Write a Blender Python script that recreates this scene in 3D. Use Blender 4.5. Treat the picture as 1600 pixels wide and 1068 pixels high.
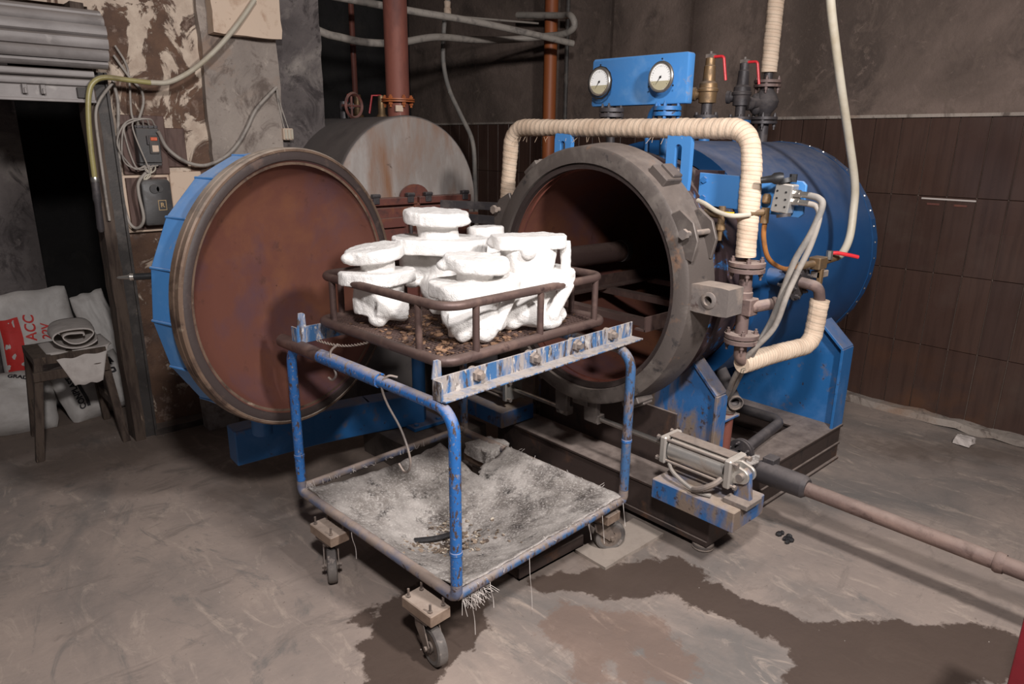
import bpy, bmesh, math, random
from math import sin, cos, pi, radians as rad, sqrt
from mathutils import Vector as V, Matrix, noise as mnoise
random.seed(7)
for o in list(bpy.data.objects): bpy.data.objects.remove(o, do_unlink=True)
scene = bpy.context.scene
COL = scene.collection

# ------------------------------------------------------------------ camera
# world: X runs along the autoclave axis (into the vessel), Y to the left wall, Z up, metres
cam_d = bpy.data.cameras.new('camera'); cam = bpy.data.objects.new('camera', cam_d); COL.objects.link(cam)
cam_d.sensor_width = 36.0; cam_d.lens = 36.0 * 1085.5 / 1600.0
cam_d.clip_start = 0.02; cam_d.clip_end = 60
_p, _r, _h = 0.28075, 0.01071, 0.83273
_F = V((cos(_h)*cos(_p), sin(_h)*cos(_p), -sin(_p))); _R = V((sin(_h), -cos(_h), 0)); _U = _R.cross(_F)
_R2 = _R*cos(_r) + _U*sin(_r); _U2 = _U*cos(_r) - _R*sin(_r)
cam.matrix_world = Matrix(((_R2.x, _U2.x, -_F.x, 0), (_R2.y, _U2.y, -_F.y, 0), (_R2.z, _U2.z, -_F.z, 1.6), (0, 0, 0, 1)))
scene.camera = cam

# ------------------------------------------------------------------ world, lamps, exposure
world = bpy.data.worlds.new('world'); scene.world = world; world.use_nodes = True
world.node_tree.nodes['Background'].inputs[0].default_value = (0.55, 0.53, 0.56, 1)
world.node_tree.nodes['Background'].inputs[1].default_value = 0.095
def lamp(name, loc, target, power, size, col):
    d = bpy.data.lights.new(name, 'AREA'); d.shape = 'DISK'; d.size = size; d.energy = power; d.color = col
    o = bpy.data.objects.new(name, d); COL.objects.link(o); o.location = loc
    o.rotation_euler = (V(target) - V(loc)).to_track_quat('-Z', 'Y').to_euler()
    return o
lamp('photo_flash_right', (1.45, -0.45, 2.55), (1.75, 2.0, 0.8), 80, 0.24, (1, 0.955, 0.93))
lamp('photo_flash_camera', (0.05, 0.0, 2.7), (2.0, 2.2, 0.8), 80, 0.25, (1, 0.955, 0.94))
vs = scene.view_settings
vs.view_transform = 'Standard'; vs.look = 'None'; vs.gamma = 1; vs.use_curve_mapping = False
vs.exposure = 0.0

# ------------------------------------------------------------------ mesh helpers
class MB:
    def __init__(s): s.v = []; s.f = []; s.att = None
    def add(s, vs, fs):
        b = len(s.v); s.v += [V(p) for p in vs]; s.f += [tuple(i + b for i in f) for f in fs]; return s
    def obox(s, c, h, ax=((1,0,0),(0,1,0),(0,0,1))):
        c = V(c); a = [V(q).normalized()*k for q, k in zip(ax, h)]
        P = [c + a[0]*i + a[1]*j + a[2]*k for i in (-1,1) for j in (-1,1) for k in (-1,1)]
        return s.add(P, [(0,1,3,2),(4,6,7,5),(0,4,5,1),(2,3,7,6),(0,2,6,4),(1,5,7,3)])
    def box(s, lo, hi):
        lo = V(lo); hi = V(hi); return s.obox((lo+hi)/2, [(hi[i]-lo[i])/2 for i in range(3)])
    def lathe(s, prof, o, axis, n=32, up=None, cap0=False, cap1=False, flat_n=None):
        # prof: (t, r) along axis
        o = V(o); a = V(axis).normalized()
        u = V(up) if up else (V((0,0,1)) if abs(a.z) < .9 else V((1,0,0)))
        u = (u - a*u.dot(a)).normalized(); w = a.cross(u)
        P = []; Fc = []
        for t, r in prof:
            for k in range(n):
                q = 2*pi*k/n; P.append(o + a*t + (u*cos(q) + w*sin(q))*r)
        for i in range(len(prof)-1):
            for k in range(n):
                k2 = (k+1) % n; Fc.append((i*n+k, i*n+k2, (i+1)*n+k2, (i+1)*n+k))
        if cap0: Fc.append(tuple(range(n-1, -1, -1)))
        if cap1: Fc.append(tuple((len(prof)-1)*n + k for k in range(n)))
        return s.add(P, Fc)
    def cyl(s, p, q, r, n=16, r2=None):
        p = V(p); q = V(q); L = (q-p).length
        return s.lathe([(0, r), (L, r if r2 is None else r2)], p, q-p, n, cap0=True, cap1=True)
    def pipe(s, p, q, ro, ri, n=20):
        p = V(p); q = V(q); L = (q-p).length
        return s.lathe([(0, ri), (0, ro), (L, ro), (L, ri), (0, ri)], p, q-p, n)
    def bolt(s, p, d, r=.009, h=.008):
        p = V(p); d = V(d).normalized(); return s.cyl(p, p + d*h, r, 6)
    def sweep(s, pts, r, n=12, att=None, pitch=.03, wob=0.0):
        pts = [V(p) for p in pts]; P = []; Fc = []; at = []
        T = [(pts[min(i+1, len(pts)-1)] - pts[max(i-1, 0)]).normalized() for i in range(len(pts))]
        u = V((0,0,1)) if abs(T[0].z) < .9 else V((1,0,0)); L = 0; m = n + 1 if att else n
        for i, p in enumerate(pts):
            u = (u - T[i]*u.dot(T[i])).normalized(); w = T[i].cross(u)
            if i: L += (p - pts[i-1]).length
            rr = r(L) if callable(r) else r
            for k in range(m):
                q = 2*pi*k/n; h = L/pitch + k/n; R = rr
                if att: R = rr*(1 + wob*((h % 1.0) - .5)) + .0018*mnoise.noise(p*25 + V((cos(q), sin(q), 0)))
                P.append(p + (u*cos(q) + w*sin(q))*R); at.append(h)
        for i in range(len(pts)-1):
            for k in range(n if not att else n):
                k2 = (k+1) % m
                Fc.append((i*m+k, i*m+k2, (i+1)*m+k2, (i+1)*m+k))
        Fc.append(tuple(range(m-1, -1, -1))); Fc.append(tuple((len(pts)-1)*m + k for k in range(m)))
        if att: s.att = (s.att or []) + at
        return s.add(P, Fc)
    def prism(s, poly, o, ex, ey, depth):
        o = V(o); ex = V(ex); ey = V(ey); ez = ex.cross(ey).normalized()*depth; n = len(poly)
        P = [o + ex*a + ey*b for a, b in poly]; P += [p + ez for p in P]
        return s.add(P, [tuple(range(n-1, -1, -1)), tuple(range(n, 2*n))] + [(i, (i+1) % n, (i+1) % n + n, i+n) for i in range(n)])
    def holed(s, outer, inner, o, ex, ey, depth):
        o = V(o); ex = V(ex); ey = V(ey); ez = ex.cross(ey).normalized()*depth; n = len(outer)
        A = [o + ex*a + ey*b for a, b in outer]; B = [o + ex*a + ey*b for a, b in inner]
        P = A + B + [p+ez for p in A] + [p+ez for p in B]; Fc = []
        for i in range(n):
            j = (i+1) % n
            Fc += [(i, n+i, n+j, j), (2*n+i, 2*n+j, 3*n+j, 3*n+i), (i, j, 2*n+j, 2*n+i), (n+i, 3*n+i, 3*n+j, n+j)]
        return s.add(P, Fc)
    def ell(s, c, r, n=16, m=10):
        c = V(c); P = [c + V((0,0,-r[2]))]; Fc = []
        for i in range(1, m):
            t = -pi/2 + pi*i/m
            for k in range(n): P.append(c + V((r[0]*cos(t)*cos(2*pi*k/n), r[1]*cos(t)*sin(2*pi*k/n), r[2]*sin(t))))
        P.append(c + V((0,0,r[2])))
        for k in range(n):
            k2 = (k+1) % n; Fc.append((0, 1+k2, 1+k)); Fc.append((len(P)-1, 1+(m-2)*n+k, 1+(m-2)*n+k2))
            for i in range(m-2): Fc.append((1+i*n+k, 1+i*n+k2, 1+(i+1)*n+k2, 1+(i+1)*n+k))
        return s.add(P, Fc)
    def mesh(s, name, off=V((0,0,0)), bevel=0, smooth=35, seg=1):
        me = bpy.data.meshes.new(name); me.from_pydata([tuple(p - off) for p in s.v], [], s.f)
        bm = bmesh.new(); bm.from_mesh(me); bmesh.ops.recalc_face_normals(bm, faces=bm.faces[:])
        if bevel:
            ed = [e for e in bm.edges if len(e.link_faces) == 2 and e.calc_face_angle(0) > .5]
            bmesh.ops.bevel(bm, geom=ed, offset=bevel, segments=seg, affect='EDGES', profile=.5, clamp_overlap=True)
        bm.to_mesh(me); bm.free()
        if smooth:
            for p in me.polygons: p.use_smooth = True
            me.set_sharp_from_angle(angle=rad(smooth))
        if s.att and len(s.att) == len(me.vertices):
            a = me.attributes.new('helix', 'FLOAT', 'POINT'); a.data.foreach_set('value', s.att)
        return me
    def build(s, name, mat, parent=None, local=False, **k):
        off = V((0,0,0))
        if parent and not local:
            q = parent
            while q: off += V(q.location); q = q.parent
        o = bpy.data.objects.new(name, s.mesh(name, off, **k)); COL.objects.link(o)
        if mat: o.data.materials.append(mat)
        if parent: o.parent = parent
        return o
def tag(o, label=None, cat=None, group=None, kind=None):
    if label: o['label'] = label
    if cat: o['category'] = cat
    if group: o['group'] = group
    if kind: o['kind'] = kind
    return o
def thing(name, label, cat, loc=(0,0,0), rz=0, group=None):
    o = bpy.data.objects.new(name, None); COL.objects.link(o); o.location = loc; o.rotation_euler = (0,0,rz)
    o.empty_display_size = .05
    return tag(o, label, cat, group)
def copy_tree(o, parent=None):
    c = o.copy(); COL.objects.link(c); c.parent = parent
    for ch in o.children: copy_tree(ch, c)
    return c
def fillet(pts, r, k=7):
    pts = [V(p) for p in pts]; out = [pts[0]]
    for i in range(1, len(pts)-1):
        a, b, c = pts[i-1], pts[i], pts[i+1]; d1 = (a-b).normalized(); d2 = (c-b).normalized()
        ang = d1.angle(d2); t = min(r/math.tan(ang/2), (a-b).length*.49, (c-b).length*.49); rr = t*math.tan(ang/2)
        bis = (d1+d2).normalized(); ce = b + bis*(rr/sin(ang/2))
        p0 = b + d1*t - ce; p1 = b + d2*t - ce; th = p0.angle(p1); axq = p0.cross(p1).normalized()
        for j in range(k+1): out.append(ce + Matrix.Rotation(th*j/k, 3, axq) @ p0)
    out.append(pts[-1]); return out
def dense(pts, step):
    out = [V(pts[0])]
    for a, b in zip(pts, pts[1:]):
        a = V(a); b = V(b); n = max(1, int((b-a).length/step))
        out += [a.lerp(b, j/n) for j in range(1, n+1)]
    return out
def spline(pts, k=8):
    pts = [V(p) for p in pts]; Q = [pts[0]*2-pts[1]] + pts + [pts[-1]*2-pts[-2]]; out = []
    for i in range(1, len(Q)-2):
        a, b, c, d = Q[i-1:i+3]
        for j in range(k):
            t = j/k; out.append(.5*((2*b) + (c-a)*t + (2*a-5*b+4*c-d)*t*t + (3*b-a-3*c+d)*t**3))
    out.append(pts[-1]); return out

# ------------------------------------------------------------------ materials
def srgb(r, g, b):
    f = lambda c: (c/255/12.92) if c/255 <= .04045 else ((c/255+.055)/1.055)**2.4
    return (f(r), f(g), f(b), 1)
class NT:
    def __init__(s, name):
        s.m = bpy.data.materials.new(name); s.m.use_nodes = True; s.t = s.m.node_tree
        s.b = s.t.nodes['Principled BSDF']; s.co = s.t.nodes.new('ShaderNodeTexCoord').outputs['Object']
    def n(s, typ, **k):
        q = s.t.nodes.new('ShaderNode' + typ)
        for a, v in k.items(): setattr(q, a, v)
        return q
    def link(s, a, b): s.t.links.new(a, b)
    def val(s, x, inp):
        if hasattr(x, 'links'): s.link(x, inp)
        else: inp.default_value = x
    def vec(s, sc=(1,1,1), off=(0,0,0)):
        q = s.n('Mapping'); s.link(s.co, q.inputs[0]); q.inputs['Scale'].default_value = sc; q.inputs['Location'].default_value = off
        return q.outputs[0]
    def noise(s, scale, detail=5, rough=.6, st=(1,1,1), dist=0, off=(0,0,0)):
        q = s.n('TexNoise'); s.link(s.vec(st, off), q.inputs['Vector']); q.inputs['Scale'].default_value = scale
        q.inputs['Detail'].default_value = detail; q.inputs['Roughness'].default_value = rough; q.inputs['Distortion'].default_value = dist
        return q.outputs['Fac']
    def ramp(s, x, lo, hi, a=0., b=1.):
        q = s.n('MapRange'); q.clamp = True; s.val(x, q.inputs[0])
        for i, v in zip((1,2,3,4), (lo, hi, a, b)): q.inputs[i].default_value = v
        return q.outputs[0]
    def math(s, op, a, b=0., clamp=False):
        q = s.n('Math', operation=op); q.use_clamp = clamp; s.val(a, q.inputs[0]); s.val(b, q.inputs[1]); return q.outputs[0]
    def mix(s, f, a, b):
        q = s.n('Mix', data_type='RGBA'); s.val(f, q.inputs[0]); s.val(a, q.inputs[6]); s.val(b, q.inputs[7]); return q.outputs[2]
    def mixf(s, f, a, b):
        q = s.n('Mix', data_type='FLOAT'); s.val(f, q.inputs[0]); s.val(a, q.inputs[2]); s.val(b, q.inputs[3]); return q.outputs[0]
    def up(s, lo=.35, hi=.9):
        g = s.n('NewGeometry'); x = s.n('SeparateXYZ'); s.link(g.outputs['Normal'], x.inputs[0]); return s.ramp(x.outputs[2], lo, hi)
    def rnd(s):
        return s.n('ObjectInfo').outputs['Random']
    def attr(s, name):
        return s.n('Attribute', attribute_name=name).outputs['Fac']
    def done(s, col, rough, metal=0., bump=None, bstr=.3, bdist=.01):
        s.val(col, s.b.inputs['Base Color']); s.val(rough, s.b.inputs['Roughness']); s.val(metal, s.b.inputs['Metallic'])
        if bump is not None:
            q = s.n('Bump'); q.inputs['Strength'].default_value = bstr; q.inputs['Distance'].default_value = bdist
            s.link(bump, q.inputs['Height']); s.link(q.outputs[0], s.b.inputs['Normal'])
        return s.m
_seed = [0]
def M(name, base, rough=.6, metal=0., layers=(), dust=None, bump=(40, .25), bdist=.006):
    """layers: (colour, noise scale, low, high, roughness, stretch)"""
    t = NT(name); c = base; r = rough
    for L in layers:
        col, sc, lo, hi, ro = L[:5]; st = L[5] if len(L) > 5 else (1,1,1); _seed[0] += 1.7
        f = t.ramp(t.noise(sc, 7, .62, st, .3, (_seed[0], 2.3, _seed[0]*.7)), lo, hi)
        c = t.mix(f, c, col); r = t.mixf(f, r, ro)
    if dust:
        col, amt = dust
        f = t.math('MULTIPLY', t.up(), t.ramp(t.noise(14, 6, .65), .3, .62, amt*.45, amt))
        c = t.mix(f, c, col); r = t.mixf(f, r, .95)
        metal = t.math('MULTIPLY', metal, t.math('SUBTRACT', 1., f)) if metal else 0.
    return t.done(c, r, metal, t.noise(bump[0], 6, .6), bump[1], bdist)
DUST = srgb(158, 143, 133); RUST = srgb(96, 58, 42); DARK = srgb(52, 44, 42)
BLUE = srgb(42, 104, 164)
m_blue = M('worn_blue_paint', BLUE, .42, 0, [(srgb(72,122,180), 6, .5, .75, .5), (srgb(116,104,98), 9, .60, .72, .8), (srgb(64,48,44), 26, .64, .7, .8)], (DUST, .55), (60, .1))
m_blue_lt = M('light_blue_enamel', srgb(70,130,192), .4, 0, [(srgb(118,158,202), 5, .55, .8, .5), (srgb(150,135,120), 12, .66, .74, .8)], (srgb(178,176,176), .4), (60, .08))
m_blue_flake = M('flaked_blue_paint', srgb(54,98,144), .6, 0, [(srgb(150,142,138), 30, .42, .56, .9, (1,1,.25)), (srgb(70,58,54), 44, .54, .6, .8, (1,1,.3)), (srgb(186,180,174), 70, .56, .66, .95, (1,1,.4))], (srgb(176,166,158), .85), (70, .25))
m_blue_grime = M('grimy_blue_paint', srgb(44,94,148), .5, 0, [(srgb(120,104,92), 8, .45, .58, .85, (1,1,.4)), (srgb(58,44,40), 20, .58, .66, .8)], (srgb(176,158,142), .9), (60, .2))
m_jacket = M('blue_sheet_metal_cladding', srgb(18,68,116), .48, .0, [(srgb(30,76,122), 3, .45, .7, .55), (srgb(84,80,84), 11, .7, .78, .8)], (srgb(112,112,124), .75), (5, .12), .02)
m_steel_dark = M('dark_machined_steel', srgb(92,84,80), .55, .3, [(srgb(120,112,106), 7, .5, .7, .6), (srgb(128,98,78), 10, .62, .74, .8), (srgb(60,56,56), 18, .6, .7, .6)], (DUST, .45), (70, .15))
m_primer = M('bare_purple_brown_steel', srgb(72,56,58), .6, .2, [(srgb(60,120,180), 12, .58, .63, .5), (srgb(50,40,42), 20, .55, .68, .7)], (DUST, .4))
m_rust_in = M('rusty_brown_interior', srgb(104,66,56), .42, .15, [(srgb(120,78,56), 3.2, .5, .75, .5), (srgb(88,66,74), 2.6, .5, .7, .36), (srgb(78,48,40), 14, .62, .75, .7)], None, (30, .12))
m_flange = M('scraped_flange_steel', srgb(112,92,78), .45, .3, [(srgb(164,146,128), 12, .62, .72, .5), (srgb(72,56,48), 12, .48, .64, .6)], (srgb(186,176,164), .6), (60, .15))
m_seal = M('black_rubber_seal', srgb(54,44,42), .6, 0, [(srgb(84,66,58), 12, .58, .72, .7)], None, (60, .2))
m_base = M('dark_brown_base_steel', srgb(66,54,50), .6, .15, [(srgb(112,78,56), 5, .58, .74, .75), (srgb(44,38,38), 9, .55, .7, .6)], (srgb(150,136,128), .95), (40, .2))
m_tube_brown = M('brown_oxide_tube', srgb(88,70,66), .5, .35, [(srgb(112,90,82), 12, .5, .68, .55), (srgb(62,46,44), 20, .6, .7, .6)], (srgb(138,120,110), .25), (60, .15))
m_cart = M('chipped_blue_tube', srgb(38,98,164), .42, 0, [(srgb(72,56,50), 70, .55, .6, .8, (1,1,.45)), (srgb(136,126,120), 26, .6, .7, .9), (srgb(150,140,132), 120, .6, .68, .9)], (srgb(166,152,142), .85), (90, .2))
m_cart_rear = M('scuffed_blue_grey_tube', srgb(58,94,136), .5, 0, [(srgb(112,98,92), 24, .46, .58, .85, (1,1,.4)), (srgb(64,50,46), 60, .53, .59, .8, (1,1,.4))], (srgb(166,152,142), .8), (90, .25))
m_cart_low = M('dusty_chipped_tube', srgb(92,100,124), .6, 0, [(srgb(130,116,108), 12, .4, .56, .9), (srgb(66,52,48), 38, .6, .66, .8)], (srgb(168,150,138), .9), (90, .3))
m_alu = M('dusty_aluminium', srgb(206,202,196), .32, .75, [(srgb(170,150,134), 9, .56, .72, .7)], (srgb(196,182,168), .8), (50, .1))
m_castmetal = M('dusty_cast_metal', srgb(120,112,108), .6, .3, [(srgb(146,132,122), 14, .45, .65, .8), (srgb(80,64,60), 20, .6, .7, .7)], (srgb(170,154,142), .8), (60, .25))
m_flangepipe = M('brown_pipe_fitting', srgb(112,94,90), .6, .25, [(srgb(140,116,106), 12, .48, .68, .8), (srgb(74,60,60), 20, .58, .7, .7)], (srgb(178,160,150), .8), (60, .2))
m_darkfit = M('black_iron_fitting', srgb(70,66,68), .5, .3, [(srgb(96,88,86), 12, .5, .7, .7)], (srgb(128,120,118), .6), (60, .2))
m_brass = M('dull_brass', srgb(138,112,82), .45, .6, [(srgb(100,86,72), 14, .48, .68, .7)], (DUST, .5), (60, .15))
m_redlever = M('red_lever_plastic', srgb(206,44,52), .4, 0, [(srgb(170,40,46), 16, .5, .7, .5)], None, (60, .05))
m_hose_grey = M('grey_rubber_hose', srgb(126,122,118), .6, 0, [(srgb(150,142,134), 14, .45, .65, .8)], (srgb(170,160,150), .6), (60, .1))
m_hose_cream = M('cream_pvc_hose', srgb(184,176,160), .45, 0, [(srgb(164,152,130), 7, .45, .7, .6)], (srgb(200,190,176), .5), (60, .08))
m_hose_yel = M('yellow_green_pvc_hose', srgb(156,146,96), .35, 0, [(srgb(120,108,70), 9, .5, .7, .5)], (srgb(190,178,150), .4), (60, .08))
m_hose_amber = M('amber_hose', srgb(160,106,58), .35, 0, [(srgb(120,84,56), 20, .5, .7, .5)], None, (60, .08))
m_cable = M('grey_cable', srgb(156,148,140), .6, 0, [(srgb(110,104,100), 14, .5, .7, .7)], (srgb(170,158,148), .5), (60, .08))
m_bakelite = M('black_bakelite', srgb(62,60,60), .45, 0, [(srgb(92,88,86), 10, .5, .75, .8)], (srgb(136,128,122), .8), (60, .08))
m_board = M('brown_laminate_board', srgb(92,68,60), .6, 0, [(srgb(72,52,46), 6, .45, .65, .7, (6,1,1))], None, (60, .1))
m_cream = M('cream_plaster_tile', srgb(206,184,164), .8, 0, [(srgb(170,140,118), 9, .55, .72, .9), (srgb(96,70,56), 60, .68, .72, .9)], None, (60, .1))
m_orange = M('orange_brown_pipe_paint', srgb(158,88,48), .5, 0, [(srgb(128,68,42), 7, .5, .7, .6, (1,1,.3))], None, (60, .08))
m_floorpipe = M('brown_scaled_pipe', srgb(112,92,86), .65, .1, [(srgb(138,114,104), 8, .48, .66, .75, (1,.35,1)), (srgb(82,62,56), 14, .55, .68, .7)], (srgb(170,152,142), .5), (50, .3))
m_flue = M('rusted_flue_pipe', srgb(126,74,62), .65, .1, [(srgb(96,56,50), 6, .48, .66, .7, (1,1,.3)), (srgb(180,170,172), 18, .68, .76, .6, (1,1,.12))], None, (40, .2))
m_boiler = M('rust_streaked_galvanised_plate', srgb(150,140,134), .5, .2, [(srgb(178,172,168), 6, .48, .68, .45, (1,1,.25)), (srgb(136,98,72), 5, .48, .72, .7, (1,1,.35)), (srgb(84,66,58), 14, .66, .74, .8)], None, (30, .1))
m_boiler_side = M('grey_boiler_cladding', srgb(104,98,96), .55, .2, [(srgb(86,80,80), 5, .5, .7, .6)], (srgb(120,112,108), .6), (30, .1))
m_boiler_red = M('red_brown_iron', srgb(106,62,54), .6, .1, [(srgb(132,82,52), 6, .55, .72, .7), (srgb(72,48,46), 14, .5, .68, .7)], (srgb(140,118,110), .7), (40, .2))
m_wood = M('dark_weathered_wood', srgb(86,72,62), .8, 0, [(srgb(58,46,40), 7, .45, .62, .85, (5,5,.5)), (srgb(150,130,112), 10, .64, .74, .9, (3,3,.5))], (srgb(130,116,104), .4), (30, .4))
m_metaljamb = M('dark_painted_angle_iron', srgb(66,62,60), .6, .1, [(srgb(98,92,88), 10, .5, .7, .7), (srgb(120,108,98), 34, .66, .72, .9)], None, (60, .2))
m_sack = M('white_woven_sack', srgb(206,202,198), .6, 0, [(srgb(176,170,166), 5, .45, .7, .7)], (srgb(176,166,158), .35), (9, .35), .02)
m_cloth = M('off_white_cloth', srgb(206,198,192), .85, 0, [(srgb(180,170,164), 8, .5, .7, .9)], None, (24, .25))
m_print_red = M('red_sack_print', srgb(206,52,48), .6, 0, [(srgb(180,44,42), 8, .5, .7, .7)], None, (40, .1))
m_print_blk = M('black_sack_print', srgb(44,42,46), .6, 0, [(srgb(74,72,76), 12, .5, .7, .7)], None, (40, .1))
m_print_teal = M('teal_sack_stripe', srgb(48,146,140), .6, 0, [], None, (40, .1))
m_shutter = M('galvanised_shutter_slat', srgb(150,144,142), .6, .12, [(srgb(122,116,114), 6, .45, .66, .55, (.5,1,1)), (srgb(170,164,160), 10, .62, .75, .6)], (srgb(136,126,120), .8), (40, .1))
m_white_dial = M('white_dial', srgb(240,240,238), .5, 0, [], None, (60, .0))
m_beige_dial = M('beige_dial_glycerine', srgb(178,170,142), .35, 0, [], None, (60, .0))
m_black = M('black_paint', srgb(30,30,32), .5)
m_chrome = M('dull_chrome', srgb(190,186,180), .3, .9, [(srgb(150,140,132), 14, .5, .7, .5)], None, (60, .05))
m_wood_block = M('grimy_wood_block', srgb(140,120,104), .85, 0, [(srgb(112,92,78), 9, .45, .65, .9)], (srgb(176,160,148), .8), (40, .35))
m_tyre = M('grey_rubber_tyre', srgb(106,100,96), .75, 0, [(srgb(78,72,70), 9, .45, .62, .8), (srgb(156,144,136), 16, .6, .72, .9)], None, (60, .2))
m_fork = M('grimy_steel_fork', srgb(110,100,94), .55, .35, [(srgb(140,124,112), 12, .45, .66, .8), (srgb(72,60,56), 18, .58, .7, .7)], (DUST, .6), (60, .2))
m_concblock = M('pale_concrete_block', srgb(158,148,142), .9, 0, [(srgb(116,106,102), 12, .45, .62, .9)], (srgb(176,164,154), .5), (30, .6))
m_conc_dark = M('oily_concrete_plinth', srgb(86,76,70), .85, 0, [(srgb(60,52,48), 6, .45, .62, .8)], (srgb(126,112,104), .8), (30, .5))
m_plate = M('dusty_floor_plate', srgb(150,138,128), .85, 0, [(srgb(112,98,88), 8, .5, .7, .9)], (srgb(160,148,138), .6), (40, .3))
m_yellow = M('yellow_tag', srgb(226,200,40), .5, 0, [], None, (40, .05))
m_redbox = M('dark_red_paint', srgb(120,22,34), .45, 0, [(srgb(92,20,28), 6, .5, .7, .5)], None, (40, .05))
m_paper = M('crumpled_paper', srgb(196,186,180), .9, 0, [], None, (60, .2))
m_soot = M('black_soot_lump', srgb(34,32,34), .6, 0, [(srgb(70,66,66), 40, .55, .7, .7)], None, (60, .5))
m_breaker_orange = M('orange_toggle', srgb(206,92,52), .4)
def mat_shell():
    t = NT('white_ceramic_shell'); g = t.noise(260, 3, .7); w = t.noise(30, 5, .6)
    c = t.mix(t.ramp(t.noise(18, 5), .4, .7), srgb(238,235,232), srgb(226,222,218))
    return t.done(c, .9, 0, t.math('ADD', t.math('MULTIPLY', g, .7), w), .7, .008)
m_shell = mat_shell()
def mat_wrap():
    t = NT('cream_wrapped_lagging'); h = t.attr('helix'); fr = t.math('FRACT', h)
    edge = t.math('LESS_THAN', fr, .12)
    st = t.math('MULTIPLY', t.math('GREATER_THAN', fr, .44), t.math('LESS_THAN', fr, .52))
    dash = t.math('GREATER_THAN', t.math('FRACT', t.math('MULTIPLY', h, 15.0)), .4)
    c = t.mix(t.ramp(t.noise(9, 6), .4, .7), srgb(214,192,170), srgb(190,166,144))
    c = t.mix(t.ramp(t.noise(4, 6, off=(3,1,5)), .6, .75), c, srgb(166,140,116))
    c = t.mix(t.math('MULTIPLY', edge, .35), c, srgb(150,122,98))
    c = t.mix(t.math('MULTIPLY', t.math('MULTIPLY', st, dash), .75), c, srgb(86,92,80))
    return t.done(c, .9, 0, t.math('ADD', t.math('MULTIPLY', fr, .4), t.noise(120, 4)), .3, .005)
m_wrap = mat_wrap()
def mat_burlap():
    t = NT('dusty_burlap'); c = t.mix(t.ramp(t.noise(5, 7, .65), .38, .62), srgb(196,188,182), srgb(138,130,124))
    c = t.mix(t.ramp(t.noise(4.6, 7, .68, off=(4,7,1)), .5, .66), c, srgb(84,76,72))
    c = t.mix(t.ramp(t.noise(14, 7, .7, off=(1,2,8)), .56, .68), c, srgb(66,60,58))
    c = t.mix(t.ramp(t.noise(110, 3, .7), .5, .72), c, srgb(216,210,204))
    wv = t.n('TexWave'); t.link(t.vec((260,0,0)), wv.inputs[0]); wv.inputs['Scale'].default_value = 1
    wv2 = t.n('TexWave'); t.link(t.vec((0,260,0)), wv2.inputs[0]); wv2.inputs['Scale'].default_value = 1; wv2.bands_direction = 'Y'
    return t.done(c, .95, 0, t.math('ADD', t.math('ADD', wv.outputs['Fac'], wv2.outputs['Fac']), t.noise(50, 5)), .4, .004)
m_burlap = mat_burlap()
# ------------------------------------------------------------------ setting materials
def mat_floor():
    t = NT('dusty_concrete_floor')
    c = t.mix(t.ramp(t.noise(2.2, 7, .62), .35, .66), srgb(162,146,136), srgb(138,126,119))
    c = t.mix(t.ramp(t.noise(1.3, 8, .62, (1,.45,1), .8, (5,2,0)), .5, .66), c, srgb(116,110,106))
    c = t.mix(t.ramp(t.noise(9, 8, .72, (1,.35,1), 1.6), .54, .7), c, srgb(176,160,148))
    c = t.mix(t.ramp(t.noise(6, 9, .75, (.4,1,1), 1.4, (8,1,0)), .54, .68), c, srgb(127,116,109))
    c = t.mix(t.ramp(t.noise(3, 9, .75, (1,.5,1), 2.2, (2,6,0)), .56, .66), c, srgb(122,115,110))
    c = t.mix(t.ramp(t.noise(60, 4, .6), .66, .74), c, srgb(104,92,86))
    red = t.ramp(t.math('ADD', t.attr('redstain'), t.math('MULTIPLY', t.math('SUBTRACT', t.noise(9, 7, .68), .5), 1.3)), .42, .56)
    c = t.mix(t.math('MULTIPLY', red, .55), c, srgb(122,96,82))
    brown_zone = t.ramp(t.math('ADD', t.attr('brown_zone'), t.math('MULTIPLY', t.math('SUBTRACT', t.noise(6, 6, .65), .5), .8)), .35, .75)
    c = t.mix(t.math('MULTIPLY', brown_zone, .6), c, srgb(92,78,68))
    wet = t.ramp(t.math('ADD', t.attr('wet'), t.math('MULTIPLY', t.math('SUBTRACT', t.noise(11, 8, .66), .5), .75)), .47, .53)
    c = t.mix(t.math('MULTIPLY', wet, .92), c, srgb(80,67,60))
    r = t.mixf(wet, .72, .36)
    return t.done(c, r, 0, t.math('ADD', t.noise(26, 7, .65), t.math('MULTIPLY', t.noise(3, 4), .8)), .22, .01)
def mat_tile():
    t = NT('brown_glazed_wall_tile'); t.co = t.n('NewGeometry').outputs['Position']
    c = t.mix(t.rnd(), srgb(72,54,48), srgb(79,59,51))
    c = t.mix(t.ramp(t.noise(5, 6, .6, (1,7,.35)), .45, .8), c, srgb(60,45,40))
    c = t.mix(t.ramp(t.noise(1.6, 6, .6, off=(3,3,0)), .55, .78), c, srgb(88,74,66))
    c = t.mix(t.ramp(t.noise(11, 7, .7, (1,1,.5), 1, (1,5,2)), .71, .75), c, srgb(150,140,134))
    low = t.n('SeparateXYZ'); t.link(t.co, low.inputs[0])
    ru = t.math('MULTIPLY', t.ramp(low.outputs[2], .1, .5, 1, 0), t.ramp(t.noise(3.5, 6), .5, .66))
    c = t.mix(t.math('MULTIPLY', ru, .5), c, srgb(100,66,44))
    r = t.mixf(t.ramp(t.noise(2.4, 5), .4, .7), .22, .42)
    return t.done(c, r, 0, t.noise(7, 3, .5, (1,5,.5)), .06, .01)
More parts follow.
